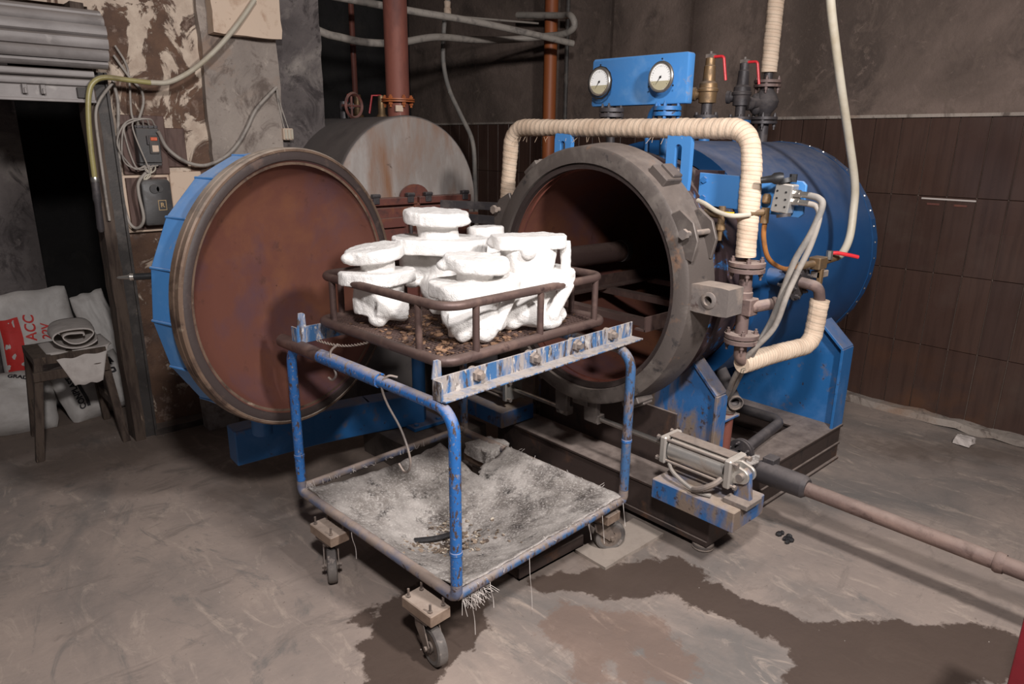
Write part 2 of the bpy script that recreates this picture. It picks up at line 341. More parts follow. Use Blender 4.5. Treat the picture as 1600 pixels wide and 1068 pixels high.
def mat_plaster(name, a, b, c3, d):
    t = NT(name); t.co = t.n('NewGeometry').outputs['Position']
    c = t.mix(t.ramp(t.noise(1.1, 7, .62, (1,1,1.3), .6), .36, .64), a, b)
    c = t.mix(t.ramp(t.noise(2.6, 8, .66, dist=.8, off=(4,1,2)), .52, .7), c, c3)
    c = t.mix(t.ramp(t.noise(6.5, 8, .7, (1,1,.8), 1.0, (9,2,6)), .52, .64), c, d)
    c = t.mix(t.ramp(t.noise(30, 5, .7), .60, .74), c, d)
    c = t.mix(t.ramp(t.noise(13, 8, .72, dist=.6, off=(2,8,3)), .58, .68), c, a)
    return t.done(c, .92, 0, t.math('ADD', t.noise(45, 6, .7), t.math('MULTIPLY', t.noise(7, 5), 2)), .4, .012)
def mat_peel():
    t = NT('peeling_limewashed_wall'); t.co = t.n('NewGeometry').outputs['Position']
    c = t.mix(t.ramp(t.noise(7, 7, .66), .4, .62), srgb(112,86,70), srgb(88,68,58))
    c = t.mix(t.ramp(t.noise(16, 7, .7, off=(2,2,2)), .56, .66), c, srgb(140,120,108))
    h = t.n('SeparateXYZ'); t.link(t.co, h.inputs[0])
    n = t.noise(5.5, 9, .66, (1,1,.7), .8, (7,3,1))
    pm = t.ramp(t.math('ADD', n, t.ramp(h.outputs[2], .6, 1.7, -.1, .03)), .5, .53)
    c = t.mix(pm, c, t.mix(t.ramp(t.noise(12, 6), .4, .7), srgb(208,190,172), srgb(176,156,140)))
    c = t.mix(t.ramp(t.noise(2.3, 6, off=(1,9,4)), .58, .72), c, srgb(112,104,100))
    return t.done(c, .92, 0, t.math('ADD', t.math('MULTIPLY', pm, .8), t.noise(40, 6, .7)), .6, .012)
m_floor = mat_floor(); m_tile = mat_tile(); m_peel = mat_peel()
m_plast = mat_plaster('sooty_brown_plaster', srgb(128,111,102), srgb(92,79,72), srgb(76,65,60), srgb(112,97,88))
m_plast_grey = mat_plaster('grey_plaster', srgb(172,160,150), srgb(134,124,117), srgb(150,124,106), srgb(106,94,87))
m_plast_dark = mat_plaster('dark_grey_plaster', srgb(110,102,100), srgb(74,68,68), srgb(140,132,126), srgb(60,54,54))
m_dark = mat_plaster('near_black_plaster', srgb(40,38,38), srgb(28,26,26), srgb(50,46,44), srgb(30,28,28))  # near-black tones, used only on the far wall of the back room

# ------------------------------------------------------------------ floor with its stains and darker brown zones as smooth fields
def seg_d(p, a, b):
    ax, ay = a; bx, by = b; dx, dy = bx-ax, by-ay
    t = max(0, min(1, ((p[0]-ax)*dx + (p[1]-ay)*dy)/(dx*dx+dy*dy+1e-9)))
    return math.hypot(p[0]-ax-dx*t, p[1]-ay-dy*t)
WET = [((1.16,1.72),(1.26,1.74),.17), ((1.02,1.62),(1.2,1.66),.15), ((.9,1.5),(.98,1.56),.1), ((1.0,1.86),(1.06,1.87),.04),
       ((1.78,1.45),(2.06,1.3),.1), ((2.0,1.24),(2.04,1.02),.085), ((2.04,1.02),(2.08,.82),.085), ((2.06,.72),(2.3,.55),.13), ((2.3,.5),(2.5,.34),.13),
       ((1.9,.66),(2.2,.45),.11), ((1.62,1.58),(1.8,1.47),.06), ((1.95,.6),(2.0,.2),.12)]
REDS = [((1.52,1.36),(1.68,1.18),.1), ((1.52,1.08),(1.66,1.0),.07), ((1.4,1.16),(1.5,1.3),.05)]
BROWN_ZONES = [((.5,3.9),(1.3,3.8),.25), ((1.4,3.0),(2.2,2.8),.4), ((1.7,1.7),(2.3,1.5),.15), ((-.5,4.5),(.9,4.6),.5), ((3.9,1.2),(4.4,.7),.15)]  # darker brown zones: wall foot, doorway, below the arm, trolley rear, end wall
def fld(S, p, w): return max(max(0, min(1, .5 + (r - seg_d(p, a, b))/w)) for a, b, r in S)
X0, X1, Y0, Y1, ST = -1.4, 4.6, -1.4, 6.8, .04
nx = int((X1-X0)/ST); ny = int((Y1-Y0)/ST)
fv = [(X0+i*ST, Y0+j*ST, 0) for i in range(nx+1) for j in range(ny+1)]
me = bpy.data.meshes.new('floor'); me.from_pydata(fv, [], [(i*(ny+1)+j, (i+1)*(ny+1)+j, (i+1)*(ny+1)+j+1, i*(ny+1)+j+1) for i in range(nx) for j in range(ny)])
for nm, S, w in (('wet', WET, .22), ('redstain', REDS, .2), ('brown_zone', BROWN_ZONES, .6)):
    a = me.attributes.new(nm, 'FLOAT', 'POINT'); a.data.foreach_set('value', [fld(S, p, w) for p in fv])
fl = bpy.data.objects.new('floor', me); COL.objects.link(fl); me.materials.append(m_floor); tag(fl, 'dusty grey-brown concrete floor with dark wet stains', None, None, 'structure')
def struct(o, label): return tag(o, label, None, None, 'structure')

# end wall behind the vessel: plaster above, individually laid brown tiles below
wr = struct(MB().box((4.562, -1.4, 0), (4.75, 6.85, 3.4)).build('wall_right', m_plast, smooth=0), 'sooty plaster wall with brown tiles up to shoulder height')
tm = MB().box((-.006, .0025, .0025), (.008, .1475, .4375)).mesh('tile', bevel=.002, smooth=0); tm.materials.append(m_tile)
k = 0
for r_ in range(4):
    for c_ in range(46):
        o = bpy.data.objects.new('tile', tm); COL.objects.link(o); o.parent = wr
        o.location = (4.556 + .0012*random.random(), -.62 + .15*c_ , .008 + .4375*r_)
        o.rotation_euler = (0, 0, random.uniform(-.004, .004))
ws = MB().box((4.5455, 1.18, 1.303), (4.551, 1.458, 1.312)).build('chipped_grout', m_paper, wr, smooth=0)
for y in (1.36, 1.22): MB().box((4.546, y, 1.272), (4.551, y+.065, 1.283)).build('exposed_clay', m_boiler_red, wr, smooth=0)
MB().box((4.535, -1.4, 1.757), (4.565, 6.8, 1.775)).build('ledge', m_plast_grey, wr, smooth=0)
struct(MB().box((4.515, 3.13, 1.775), (4.57, 3.83, 3.4)).build('trim_1', m_plast, smooth=0), 'flat plaster pilaster strip above the tiles behind the gauges')
# dark back room
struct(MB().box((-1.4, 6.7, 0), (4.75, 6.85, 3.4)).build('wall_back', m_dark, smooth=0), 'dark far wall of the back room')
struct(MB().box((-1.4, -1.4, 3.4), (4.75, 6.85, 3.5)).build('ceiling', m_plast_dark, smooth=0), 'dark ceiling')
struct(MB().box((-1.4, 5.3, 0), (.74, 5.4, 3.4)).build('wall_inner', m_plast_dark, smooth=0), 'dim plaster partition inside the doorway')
# left wall with the shuttered doorway
wl = MB().box((.93, 4.08, 0), (1.44, 4.4, 3.4)).box((-1.4, 4.08, 2.2), (.93, 4.4, 3.4))
wlo = struct(wl.build('wall_left', m_peel, smooth=0), 'peeling limewashed wall beside the shuttered doorway')
t1 = MB()
def rough_box(mb, lo, hi, step, amp, sd):
    """box with uneven faces"""
    b = bmesh.new(); bmesh.ops.create_cube(b, size=1)
    for v in b.verts: v.co = V([lo[i] + (v.co[i]+.5)*(hi[i]-lo[i]) for i in range(3)])
    for axis in range(3):
        n = int((hi[axis]-lo[axis])/step)
        for q in range(1, n):
            co = [0,0,0]; no = [0,0,0]; co[axis] = lo[axis] + q*(hi[axis]-lo[axis])/n; no[axis] = 1
            bmesh.ops.bisect_plane(b, geom=b.verts[:]+b.edges[:]+b.faces[:], plane_co=co, plane_no=no)
    for v in b.verts:
        v.co += V([mnoise.noise(v.co*9 + V((sd, i*7, 3))) for i in range(3)])*amp + V([mnoise.noise(v.co*40 + V((sd, i*7, 3))) for i in range(3)])*amp*.4
    b.verts.index_update(); mb.add([v.co for v in b.verts], [[v.index for v in f.verts] for f in b.faces]); b.free(); return mb
struct(rough_box(MB(), (1.43, 4.03, 0), (1.845, 4.4, 3.4), .06, .012, 1).build('trim_2', m_plast_grey), 'grey cracked plaster pilaster left of the dark pillar')
struct(rough_box(MB(), (1.85, 4.06, 0), (2.135, 4.4, 3.4), .06, .008, 4).build('trim_3', m_plast_dark), 'dark grey plaster pillar left of the boiler')
struct(rough_box(MB(), (1.47, 3.94, 2.13), (1.84, 4.2, 3.0), .05, .012, 9).build('trim_4', m_cream), 'cream plaster block jutting out high on the pilaster')
# crack seam, door post and angle iron
struct(rough_box(MB(), (.835, 3.97, 0), (.89, 4.1, 2.2), .05, .006, 2).build('trim_5', m_wood), 'worn timber door post with flaking paint')
struct(MB().box((.892, 4.0, 0), (.95, 4.085, 1.9)).box((.94, 3.985, 0), (.952, 4.085, 1.9)).build('trim_6', m_metaljamb, smooth=0), 'dark angle iron beside the timber door post')
# skirting mound at the foot of the left wall and end wall
struct(rough_box(MB(), (.95, 3.98, 0), (1.25, 4.09, .035), .03, .01, 5).build('baseboard_left', m_conc_dark), 'low broken concrete kerb under the peeling wall')
struct(rough_box(MB(), (4.47, -.6, 0), (4.56, 3.0, .045), .05, .018, 6).build('baseboard_right', m_plast_grey), 'rough mortar skirting along the tiled wall')

# ------------------------------------------------------------------ rolling shutter
sh = thing('rolling_shutter', 'galvanised rolling shutter rolled up above the dark doorway', 'shutter', (0, 3.9, 1.76))
SX0, SX1 = -1.2, .93
N = 9
for i in range(N):
    a0 = rad(-75 + i*26); a1 = rad(-75 + (i+1)*26); cy, cz, R = 3.92, 2.03, .13
    p = []
    for j in range(7):
        a = a0 + (a1-a0)*j/6; rr = R + .006*sin(pi*j/6) - (.01 if j in (0, 6) else 0)
        p.append((cy - rr*cos(a), cz + rr*sin(a)))
    poly = p + [(cy - (R-.022)*cos(a1), cz + (R-.022)*sin(a1)), (cy - (R-.022)*cos(a0), cz + (R-.022)*sin(a0))]
    MB().prism([(y, z) for y, z in poly], (SX0, 0, 0), (0,1,0), (0,0,1), SX1-SX0).build('slat', m_shutter, sh, smooth=40)
MB().lathe([(0, .11), (SX1-SX0-.02, .11)], (SX0, 3.92, 2.03), (1,0,0), 24, cap0=True, cap1=True).build('roller', m_shutter, sh)
for z0, z1, y in ((1.865, 1.9, 3.925), (1.825, 1.862, 3.94)):
    MB().prism([(y, z0), (y-.012, z0+.006), (y-.016, (z0+z1)/2), (y-.012, z1-.006), (y, z1), (y+.008, z1), (y+.008, z0)], (SX0, 0, 0), (0,1,0), (0,0,1), 2.08).build('slat', m_shutter, sh, smooth=40)
bb = MB().box((SX0, 3.93, 1.765), (.875, 3.95, 1.825)).box((SX0, 3.915, 1.755), (.875, 3.955, 1.768)).build('bottom_bar', m_shutter, sh, bevel=.002)
for x in (.585, .655): MB().box((x, 3.905, 1.785), (x+.02, 3.93, 1.825)).box((x+.005, 3.895, 1.785), (x+.015, 3.908, 1.81)).build('lug', m_shutter, bb, bevel=.002)
MB().box((.8, 3.915, 1.775), (.85, 3.932, 1.822)).build('end_clip', m_metaljamb, bb, bevel=.002)

# ------------------------------------------------------------------ electrics on the left wall
MB().box((.985, 4.05, 1.415), (1.205, 4.082, 1.71)).build('mounting_board', m_board, bevel=.003)
tag(bpy.data.objects['mounting_board'], 'brown laminate board behind the circuit breaker', 'board')
tag(MB().box((1.2, 4.062, 1.45), (1.305, 4.084, 1.65)).build('backing_plate', m_board, bevel=.003), 'small brown plate right of the breaker board', 'board')
tag(MB().box((1.205, 4.066, 1.13), (1.37, 4.084, 1.425)).build('wall_tile_panel', m_cream, bevel=.004), 'speckled cream panel beside the black switch box', 'panel')
cb = thing('circuit_breaker', 'black moulded circuit breaker with an orange toggle on brown board', 'breaker', (1.1, 4.05, 1.47))
MB().box((1.046, 3.985, 1.475), (1.155, 4.05, 1.645)).build('body', m_bakelite, cb, bevel=.004)
MB().box((1.046, 3.995, 1.645), (1.155, 4.05, 1.66)).build('terminal_strip', m_bakelite, cb, bevel=.003)
MB().box((1.046, 3.995, 1.46), (1.155, 4.05, 1.475)).build('terminal_strip', m_bakelite, cb, bevel=.003)
fp = MB().box((1.1, 3.978, 1.52), (1.145, 3.987, 1.61)).build('face_plate', m_metaljamb, cb, bevel=.002)
MB().box((1.108, 3.972, 1.585), (1.14, 3.98, 1.602)).build('toggle', m_breaker_orange, fp, bevel=.002)
MB().box((1.112, 3.976, 1.53), (1.142, 3.98, 1.562)).build('rating_label', m_cream, fp)
MB().box((1.09, 3.972, 1.565), (1.1, 3.987, 1.61)).build('latch', m_darkfit, cb, bevel=.002)
for i in range(4): MB().cyl((1.06+i*.027, 3.985, 1.652), (1.06+i*.027, 4.0, 1.652), .007, 8).build('terminal_screw', m_darkfit, cb)
sw = thing('switch_box', 'black cast switch box with a gold square emblem in a cream frame', 'switch', (1.1, 4.06, 1.15))
MB().box((.965, 4.045, 1.12), (1.195, 4.082, 1.412)).build('cream_frame', m_cream, sw, bevel=.003)
MB().box((.98, 4.03, 1.135), (1.18, 4.05, 1.4)).build('board', m_board, sw, bevel=.002)
MB().prism([(1.032,1.16),(1.168,1.16),(1.172,1.175),(1.172,1.375),(1.16,1.392),(1.045,1.392),(1.03,1.375),(1.03,1.175)], (0, 4.03, 0), (1,0,0), (0,0,1), .075).build('cover', m_bakelite, sw, bevel=.008, seg=2)
MB().lathe([(0,.024),(.006,.022),(.006,0.001)], (1.09, 3.955, 1.345), (0,-1,0), 20).lathe([(0,.018),(.006,.016),(.006,0.001)], (1.115, 3.955, 1.345), (0,-1,0), 20).build('embossed_knob', m_bakelite, sw)
m_gold = M('gold_emblem', srgb(168,142,104), .4, .4)
def text(body, size, name, mat, parent, fn, bold=0):
    cu = bpy.data.curves.new('txt', 'FONT'); cu.body = body; cu.size = size; cu.align_x = 'CENTER'; cu.align_y = 'CENTER'; cu.offset = bold
    to = bpy.data.objects.new('txt', cu); COL.objects.link(to)
    dg = bpy.context.evaluated_depsgraph_get(); me = bpy.data.meshes.new_from_object(to.evaluated_get(dg))
    bpy.data.objects.remove(to); bm = bmesh.new(); bm.from_mesh(me)
    bmesh.ops.triangulate(bm, faces=bm.faces[:]); bmesh.ops.subdivide_edges(bm, edges=[e for e in bm.edges if e.calc_length() > size*.25], cuts=1)
    off = V((0,0,0)); q = parent
    while q: off += V(q.location); q = q.parent
    for v in bm.verts: v.co = V(fn(v.co.x, v.co.y)) - off
    bm.to_mesh(me); bm.free(); me.materials.clear(); me.materials.append(mat)
    o = bpy.data.objects.new(name, me); COL.objects.link(o); o.parent = parent; return o
e_ = MB().holed([(-.02,-.026),(.02,-.026),(.02,.026),(-.02,.026)], [(-.0165,-.0225),(.0165,-.0225),(.0165,.0225),(-.0165,.0225)], (1.12, 3.9555, 1.262), (1,0,0), (0,0,1), .0015)
e_.build('emblem_frame', m_gold, sw, smooth=0)
text('R', .032, 'emblem_letter', m_gold, sw, lambda x, y: (1.12+x, 3.954, 1.262+y), .001)
cn = thing('cable_connector', 'small cream terminal block hanging on the dark pillar', 'connector', (1.86, 4.0, 1.58))
MB().box((1.835, 4.0, 1.595), (1.895, 4.035, 1.66)).build('body', m_cream, cn, bevel=.004)
for i in range(3): MB().box((1.84+i*.019, 3.993, 1.6), (1.854+i*.019, 4.001, 1.655)).build('terminal', m_hose_cream, cn, bevel=.002)
def cable(name, pts, r, mat, label, cat='cable', k=8, n=10):
    o = MB().sweep(spline(pts, k), r, n).build(name, mat, smooth=60); return tag(o, label, cat)
cable('wall_cable', [(1.148,3.97,1.63),(1.192,4.0,1.546),(1.274,4.0,1.48),(1.372,4.0,1.459),(1.479,3.99,1.502),(1.557,3.99,1.57),(1.619,3.99,1.657),(1.683,3.99,1.761),(1.813,4.0,1.882)], .009, m_cable, 'grey cable sagging from the breaker towards the terminal block')
for i, x in enumerate((0, .012)): cable('connector_wire', [(1.813,4.0,1.882),(1.826+x,4.02,1.79),(1.848+x*2,4.015,1.66)], .004, m_cable, ('left' if i == 0 else 'right') + ' one of two thin wires dropping to the terminal block', 'wire')
cable('wall_cable', [(.985,4.03,1.87),(.994,4.03,1.766),(.972,4.03,1.583),(.955,4.03,1.332),(.96,4.0,1.186),(.992,3.98,1.15),(1.02,3.95,1.2),(1.012,3.95,1.329),(1.03,3.97,1.39),(1.102,3.99,1.455)], .008, m_cable, 'grey cable looping below the switch box along the angle iron')
cable('wall_cable', [(1.021,4.05,2.034),(1.061,4.05,1.949),(1.064,4.05,1.86),(1.05,4.03,1.707),(1.07,4.0,1.66)], .0055, m_cable, 'thin dark cable dropping from the shutter onto the breaker top')
cable('wall_cable', [(1.009,4.05,1.989),(1.068,4.05,1.89),(1.111,4.04,1.832),(1.112,4.03,1.771),(1.08,4.01,1.70),(1.06,4.0,1.66)], .0065, m_cable, 'grey cable curving past the cream hose to the breaker')
cable('wall_cable', [(.968,3.96,1.856),(.9,3.95,1.775),(.868,3.94,1.701),(.862,3.94,1.552),(.86,3.94,1.368),(.862,3.95,1.2)], .007, m_cable, 'grey cable running down the timber door post')
for i, (dx, w, z) in enumerate(((-.1,.05,1.56), (-.085,.07,1.5), (-.06,.03,1.6), (.03,.02,1.44))):
    cable('breaker_wire', [(1.06+.027*i,3.99,1.66),(1.05+.02*i,3.96,1.69),(1.02+dx*.3,3.965,1.66),(1.05+dx,3.965,z),(1.05+dx*.4,3.97,1.45),(1.07+.02*i,3.985,1.462)], .004, m_cable, ('outermost', 'second', 'third', 'innermost')[i] + ' loose grey wire looping round the circuit breaker', 'wire')
for i in range(3): cable('breaker_tail', [(1.06+.03*i,3.99,1.46),(1.075+.015*i,3.97,1.435),(1.085-.012*i,3.975,1.41),(1.05,3.975,1.385)], .0035, m_hose_cream, ('left', 'middle', 'right')[i] + ' thin tail wire below the circuit breaker', 'wire')
cable('air_hose', [(1.685,3.9,2.303),(1.577,3.9,2.167),(1.448,3.9,2.032),(1.325,3.9,1.931),(1.21,3.9,1.869),(1.12,3.9,1.86)], .0125, m_hose_cream, 'cream hose sweeping down from the ceiling across the peeling wall', 'hose')
cable('air_hose', [(1.12,3.9,1.86),(1.02,3.9,1.866),(.924,3.9,1.872),(.872,3.9,1.849),(.845,3.9,1.799),(.828,3.9,1.698),(.818,3.9,1.553),(.815,3.9,1.4)], .0125, m_hose_yel, 'yellow-green hose bending down beside the doorway', 'hose')
hg = thing('hose_coupling', 'dark taped hose coupling hanging beside the door post', 'coupling', (.81, 3.9, 1.1))
MB().lathe([(0,.012),(.02,.017),(.1,.02),(.12,.015),(.24,.017),(.26,.01)], (.815, 3.9, 1.41), (-.02,.05,-1), 14, cap0=True, cap1=True).build('body', m_darkfit, hg)
MB().lathe([(0,.018),(.012,.02),(.024,.018)], (.815, 3.9, 1.415), (0,0,-1), 14, cap0=True, cap1=True).build('clamp', m_chrome, hg)
# ------------------------------------------------------------------ autoclave
CY, CZ = 1.95, 1.045
AX = V((1,0,0))
def rp(x, r, a):  # point on the vessel: angle a from straight up, positive towards the camera's right (-Y)
    return V((x, CY - r*sin(a), CZ + r*cos(a)))
def rdir(a): return V((0, -sin(a), cos(a)))
def tdir(a): return V((0, -cos(a), -sin(a)))
ac = thing('autoclave', 'large blue dewaxing autoclave with its round door swung open', 'autoclave', (2.9, CY, 0))
C0 = (0, CY, CZ)
MB().lathe([(2.2,.457),(2.2,.50),(2.66,.50)], C0, AX, 72).lathe([(2.2,.457),(3.62,.457),(3.68,.40),(3.74,.26),(3.76,.002)], C0, AX, 72).build('pressure_shell', m_rust_in, ac, smooth=40)
MB().lathe([(2.33,.5005),(2.33,.512),(2.40,.512),(2.40,.5005)], C0, AX, 72).lathe([(2.40,.503),(2.62,.503)], C0, AX, 72).build('neck', m_primer, ac, smooth=40)
MB().lathe([(2.4,.508),(2.4,.53),(2.43,.53),(2.43,.508)], C0, AX, 72).build('neck_flange', m_primer, ac, smooth=40)
# inner trim ring and rails inside
MB().lathe([(2.165,.452),(2.165,.474),(2.19,.474),(2.19,.452),(2.165,.452)], C0, AX, 72).build('seal_ring', m_seal, ac, smooth=40)
MB().lathe([(2.19,.449),(2.19,.464),(2.23,.464),(2.23,.449)], C0, AX, 72).build('copper_lip', m_flue, ac, smooth=40)
for y in (1.6, 2.3):
    s = 1 if y < CY else -1
    MB().box((2.16, y-.004, .885), (3.6, y+.004, .945)).box((2.16, min(y, y+s*.05), .885), (3.6, max(y, y+s*.05), .893)).build('inner_rail', m_flange if 0 else m_tube_brown, ac, smooth=0)
rb = MB()
for x in (2.3, 2.7, 3.1): rb.box((x, 1.6, .86), (x+.05, 2.3, .888))
rb.build('rail_crossbar', m_tube_brown, ac, smooth=0)
ip = MB().cyl((2.36, 2.31, 1.06), (2.86, 2.31, 1.055), .052, 24).build('inner_pipe', m_tube_brown, ac)
MB().pipe((2.86, 2.31, 1.055), (2.9, 2.31, 1.055), .058, .04).build('pipe_end', m_darkfit, ip)
# lock ring with its lugs
lr = MB().lathe([(2.15,.476),(2.15,.528),(2.158,.54),(2.30,.556),(2.315,.546),(2.315,.476),(2.15,.476)], C0, AX, 96).build('lock_ring', m_steel_dark, ac, smooth=40)
for a in (-38, -75, -112, -150, 38, 150, 180):
    a = rad(a)
    MB().obox(rp(2.235, .556, a), (.05, .045, .018), (AX, tdir(a), rdir(a))).obox(rp(2.255, .574, a), (.03, .036, .012), (AX, tdir(a), rdir(a))).build('ring_lug', m_steel_dark, lr, bevel=.004)
for a in (63, -66):                                   # toggle plates
    a = rad(a)
    for x in (2.17, 2.29):
        MB().prism([(-.075,-.01),(.1,-.012),(.12,.012),(.06,.062),(-.01,.07),(-.075,.035)], rp(x, .535, a), tdir(a), rdir(a), .016).build('toggle_plate', m_steel_dark, lr, bevel=.003)
    MB().cyl(rp(2.13, .575, a + rad(2)), rp(2.32, .575, a + rad(2)), .011, 12).bolt(rp(2.13, .575, a + rad(2)), -AX, .02, .016).build('toggle_pin', m_castmetal, lr)
# cast lug with a hole on the right of the ring
a = rad(97); ex = tdir(rad(90)); lc = rp(2.2, .54, a)
n_ = 24
inn = [(.085 + .016*cos(2*pi*k/n_), .0 + .016*sin(2*pi*k/n_)) for k in range(n_)]
def on_rect(k):
    q = 2*pi*k/n_; c, s = cos(q), sin(q); t = min(.085/abs(c) if abs(c) > 1e-6 else 9, .052/abs(s) if abs(s) > 1e-6 else 9); return (.085 + c*t*(.9 if c > 0 else 1), s*t)
MB().holed([on_rect(k) for k in range(n_)], inn, (2.17, CY-.53, CZ+.012), (0,-1,0), (0,0,1), -.1).build('piston_lug', m_castmetal, lr, bevel=0, smooth=30)
MB().lathe([(0,.017),(0,.031),(.006,.031),(.01,.022),(.01,.017),(0,.017)], (2.172, CY-.615, CZ+.012), (-1,0,0), 24).build('hole_boss', m_castmetal, lr)
# slotted guide brackets
for y, w, h in ((1.628, .055, .108), (2.245, .05, .093)):
    N2 = 28; out = []; inn = []
    for k in range(N2):
        q = 2*pi*k/N2; c, s = cos(q), sin(q); t = min(w/abs(c) if abs(c) > 1e-6 else 9, h/abs(s) if abs(s) > 1e-6 else 9)
        out.append((c*t, s*t)); inn.append((.016*c, (.016*s + (h*.45 if s > 0 else -h*.4))))
    MB().holed(out, inn, (2.335, y, 1.64-h), (0,-1,0), (0,0,1), -.022).build('slotted_bracket', m_blue_lt, ac, bevel=0, smooth=30)
MB().cyl((2.30, 1.628, 1.49), (2.37, 1.628, 1.49), .014, 14).bolt((2.3, 1.628, 1.49), -AX, .024, .014).build('bracket_bolt', m_castmetal, ac)
# insulated jacket: 18 sheet facets
NF = 18; RJ = .568
jk = MB(); P = []; prof = [(2.63, .505), (2.63, RJ), (3.78, RJ), (3.86, .45), (3.9, .01)]
jk.lathe(prof, C0, AX, 72).build('jacket', m_jacket, ac, smooth=25)
bd = MB().lathe([(3.73, RJ+.001), (3.73, RJ+.004), (3.785, RJ+.004), (3.785, RJ+.001)], C0, AX, NF*2).build('jacket_band', m_jacket, ac, smooth=0)
sc_ = MB()
for k in range(44):
    a = 2*pi*k/44; sc_.lathe([(0,.006),(.004,.004),(.004,.0005)], rp(3.757, RJ+.002, a), rdir(a), 6)
tag(sc_.build('band_screw', m_chrome, bd), None, None, None, 'stuff')
# saddle plates
def saddle(x, y0, y1, zs, zt, R, th, mat, name='saddle_plate'):
    pts = [(y0, .2), (y0, zs), (y0+.13, zt)]
    yc = sqrt(max(0, R*R - (CZ-zt)**2)); a0 = math.asin(min(1, (CZ-zt)/R))
    for j in range(13):
        a = a0 + (pi - 2*a0)*j/12; pts.append((CY - R*cos(a), CZ - R*sin(a)))
    pts += [(y1-.13, zt), (y1, zs), (y1, .2)]
    return MB().prism([(p[0], p[1]) for p in pts], (x, 0, 0), (0,1,0), (0,0,1), th).build(name, mat, ac, smooth=0)
s1 = saddle(3.5, 1.35, 2.55, .62, .74, .566, .025, m_blue)
s2 = saddle(2.44, 1.42, 2.48, .6, .725, .504, .04, m_blue_grime)
for s, x0, x1, y0, zs, zt, mat in ((s1, 3.44, 3.56, 1.35, .62, .74, m_blue), (s2, 2.42, 2.5, 1.42, .6, .725, m_blue_grime)):
    for sg in (0, 1):
        f = (lambda y: y) if sg == 0 else (lambda y: 2*CY - y)
        m_ = MB()
        for (ya, za), (yb, zb) in (((y0, .2), (y0, zs)), ((y0, zs), (y0+.13, zt))):
            A = V((0, f(ya), za)); B = V((0, f(yb), zb)); d = (B-A).normalized(); nn = V((0, -d.z, d.y)) if sg == 0 else V((0, d.z, -d.y))
            m_.obox(V(((x0+x1)/2, 0, 0)) + (A+B)/2 + nn*.006, ((x1-x0)/2, (B-A).length/2+.003, .007), (AX, d, nn))
        m_.build('edge_flange', mat, s, bevel=.002)
# base frame of channel beams
def chan(lo, hi, along, name='base_beam', mat=m_base):
    lo = V(lo); hi = V(hi); m_ = MB(); t = .014
    m_.box((lo.x, lo.y, hi.z-t), hi).box(lo, (hi.x, hi.y, lo.z+t))
    z1, z0 = hi.z-t, lo.z+t; i = .012
    if along == 'x': m_.box((lo.x, lo.y+i, z0), (hi.x, hi.y-i, z1)); m_.box((lo.x, lo.y+.004, lo.z+.085), (hi.x, hi.y-.004, lo.z+.097))
    else: m_.box((lo.x+i, lo.y, z0), (hi.x-i, hi.y, z1)); m_.box((lo.x+.004, lo.y, lo.z+.085), (hi.x-.004, hi.y, lo.z+.097))
    return m_.build(name, mat, ac, bevel=.002, smooth=0)
chan((2.42, 1.33, 0), (3.56, 1.5, .2), 'x'); chan((2.42, 2.4, 0), (3.56, 2.57, .2), 'x')
MB().box((2.25, 1.29, .035), (2.42, 2.58, .2)).box((2.24, 1.5, .19), (2.43, 2.6, .205)).box((2.243, 1.29, .035), (2.25, 2.58, .06)).build('front_beam', m_base, ac, bevel=.003, smooth=0); chan((3.33, 1.5, 0), (3.56, 2.4, .2), 'y')
chan((2.9, 1.5, 0), (3.02, 2.4, .17), 'y')
MB().box((2.425, 1.6, .2), (2.436, 2.44, .47)).build('front_apron', m_base, ac, bevel=.002)
for y in (1.33, 1.95, 2.5):
    MB().lathe([(0,.04),(.008,.045),(.014,.036),(.016,.044),(.026,.044),(.03,.03)], (2.285, y, 0), (0,0,1), 24, cap0=True, cap1=True).build('levelling_foot', m_castmetal, ac)
MB().box((2.137, 1.13, .215), (2.36, 1.5, .3)).build('cylinder_shelf', m_blue_grime, ac, bevel=.004)
MB().box((2.137, 2.42, .215), (2.36, 2.78, .3)).build('cylinder_shelf', m_blue_grime, ac, bevel=.004)
# lower ring lug where the piston rods meet
for y in (1.9, 2.08):
    MB().prism([(-.035,-.05),(.035,-.05),(.04,.06),(-.04,.06)], (2.2, y, .45), (0,1,0), (0,0,1), .03).build('rod_lug', m_steel_dark, lr, bevel=.004)
# ---- door
DN = V((.309,-.951,0)).normalized(); DC = V((1.177,2.498,1.04)); BK = -DN
dr = MB().lathe([(.012,.47),(.006,.515),(0,.518),(0,.526),(.006,.531),(.024,.531),(.027,.527),(.032,.531),(.055,.531),(.055,.50)], DC, BK, 96, up=(0,0,1)).build('door', m_flange, ac, smooth=30)
MB().lathe([(.006,.484),(.0,.488),(-.002,.5),(.001,.512),(.004,.517)], DC, BK, 96).build('door_seal', m_seal, dr, smooth=40)
MB().lathe([(.003,.487),(.012,.478),(.05,.462),(.085,.435),(.112,.39),(.132,.3),(.145,.15),(.148,.002)], DC, BK, 96).build('door_dish', m_rust_in, dr, smooth=50)
MB().lathe([(.054,.47),(.056,.505),(.07,.505),(.07,.47)], DC, BK, 96).build('door_gap_band', m_seal, dr, smooth=40)
du = V((0,0,1)); dw = BK.cross(du)
NP = 18
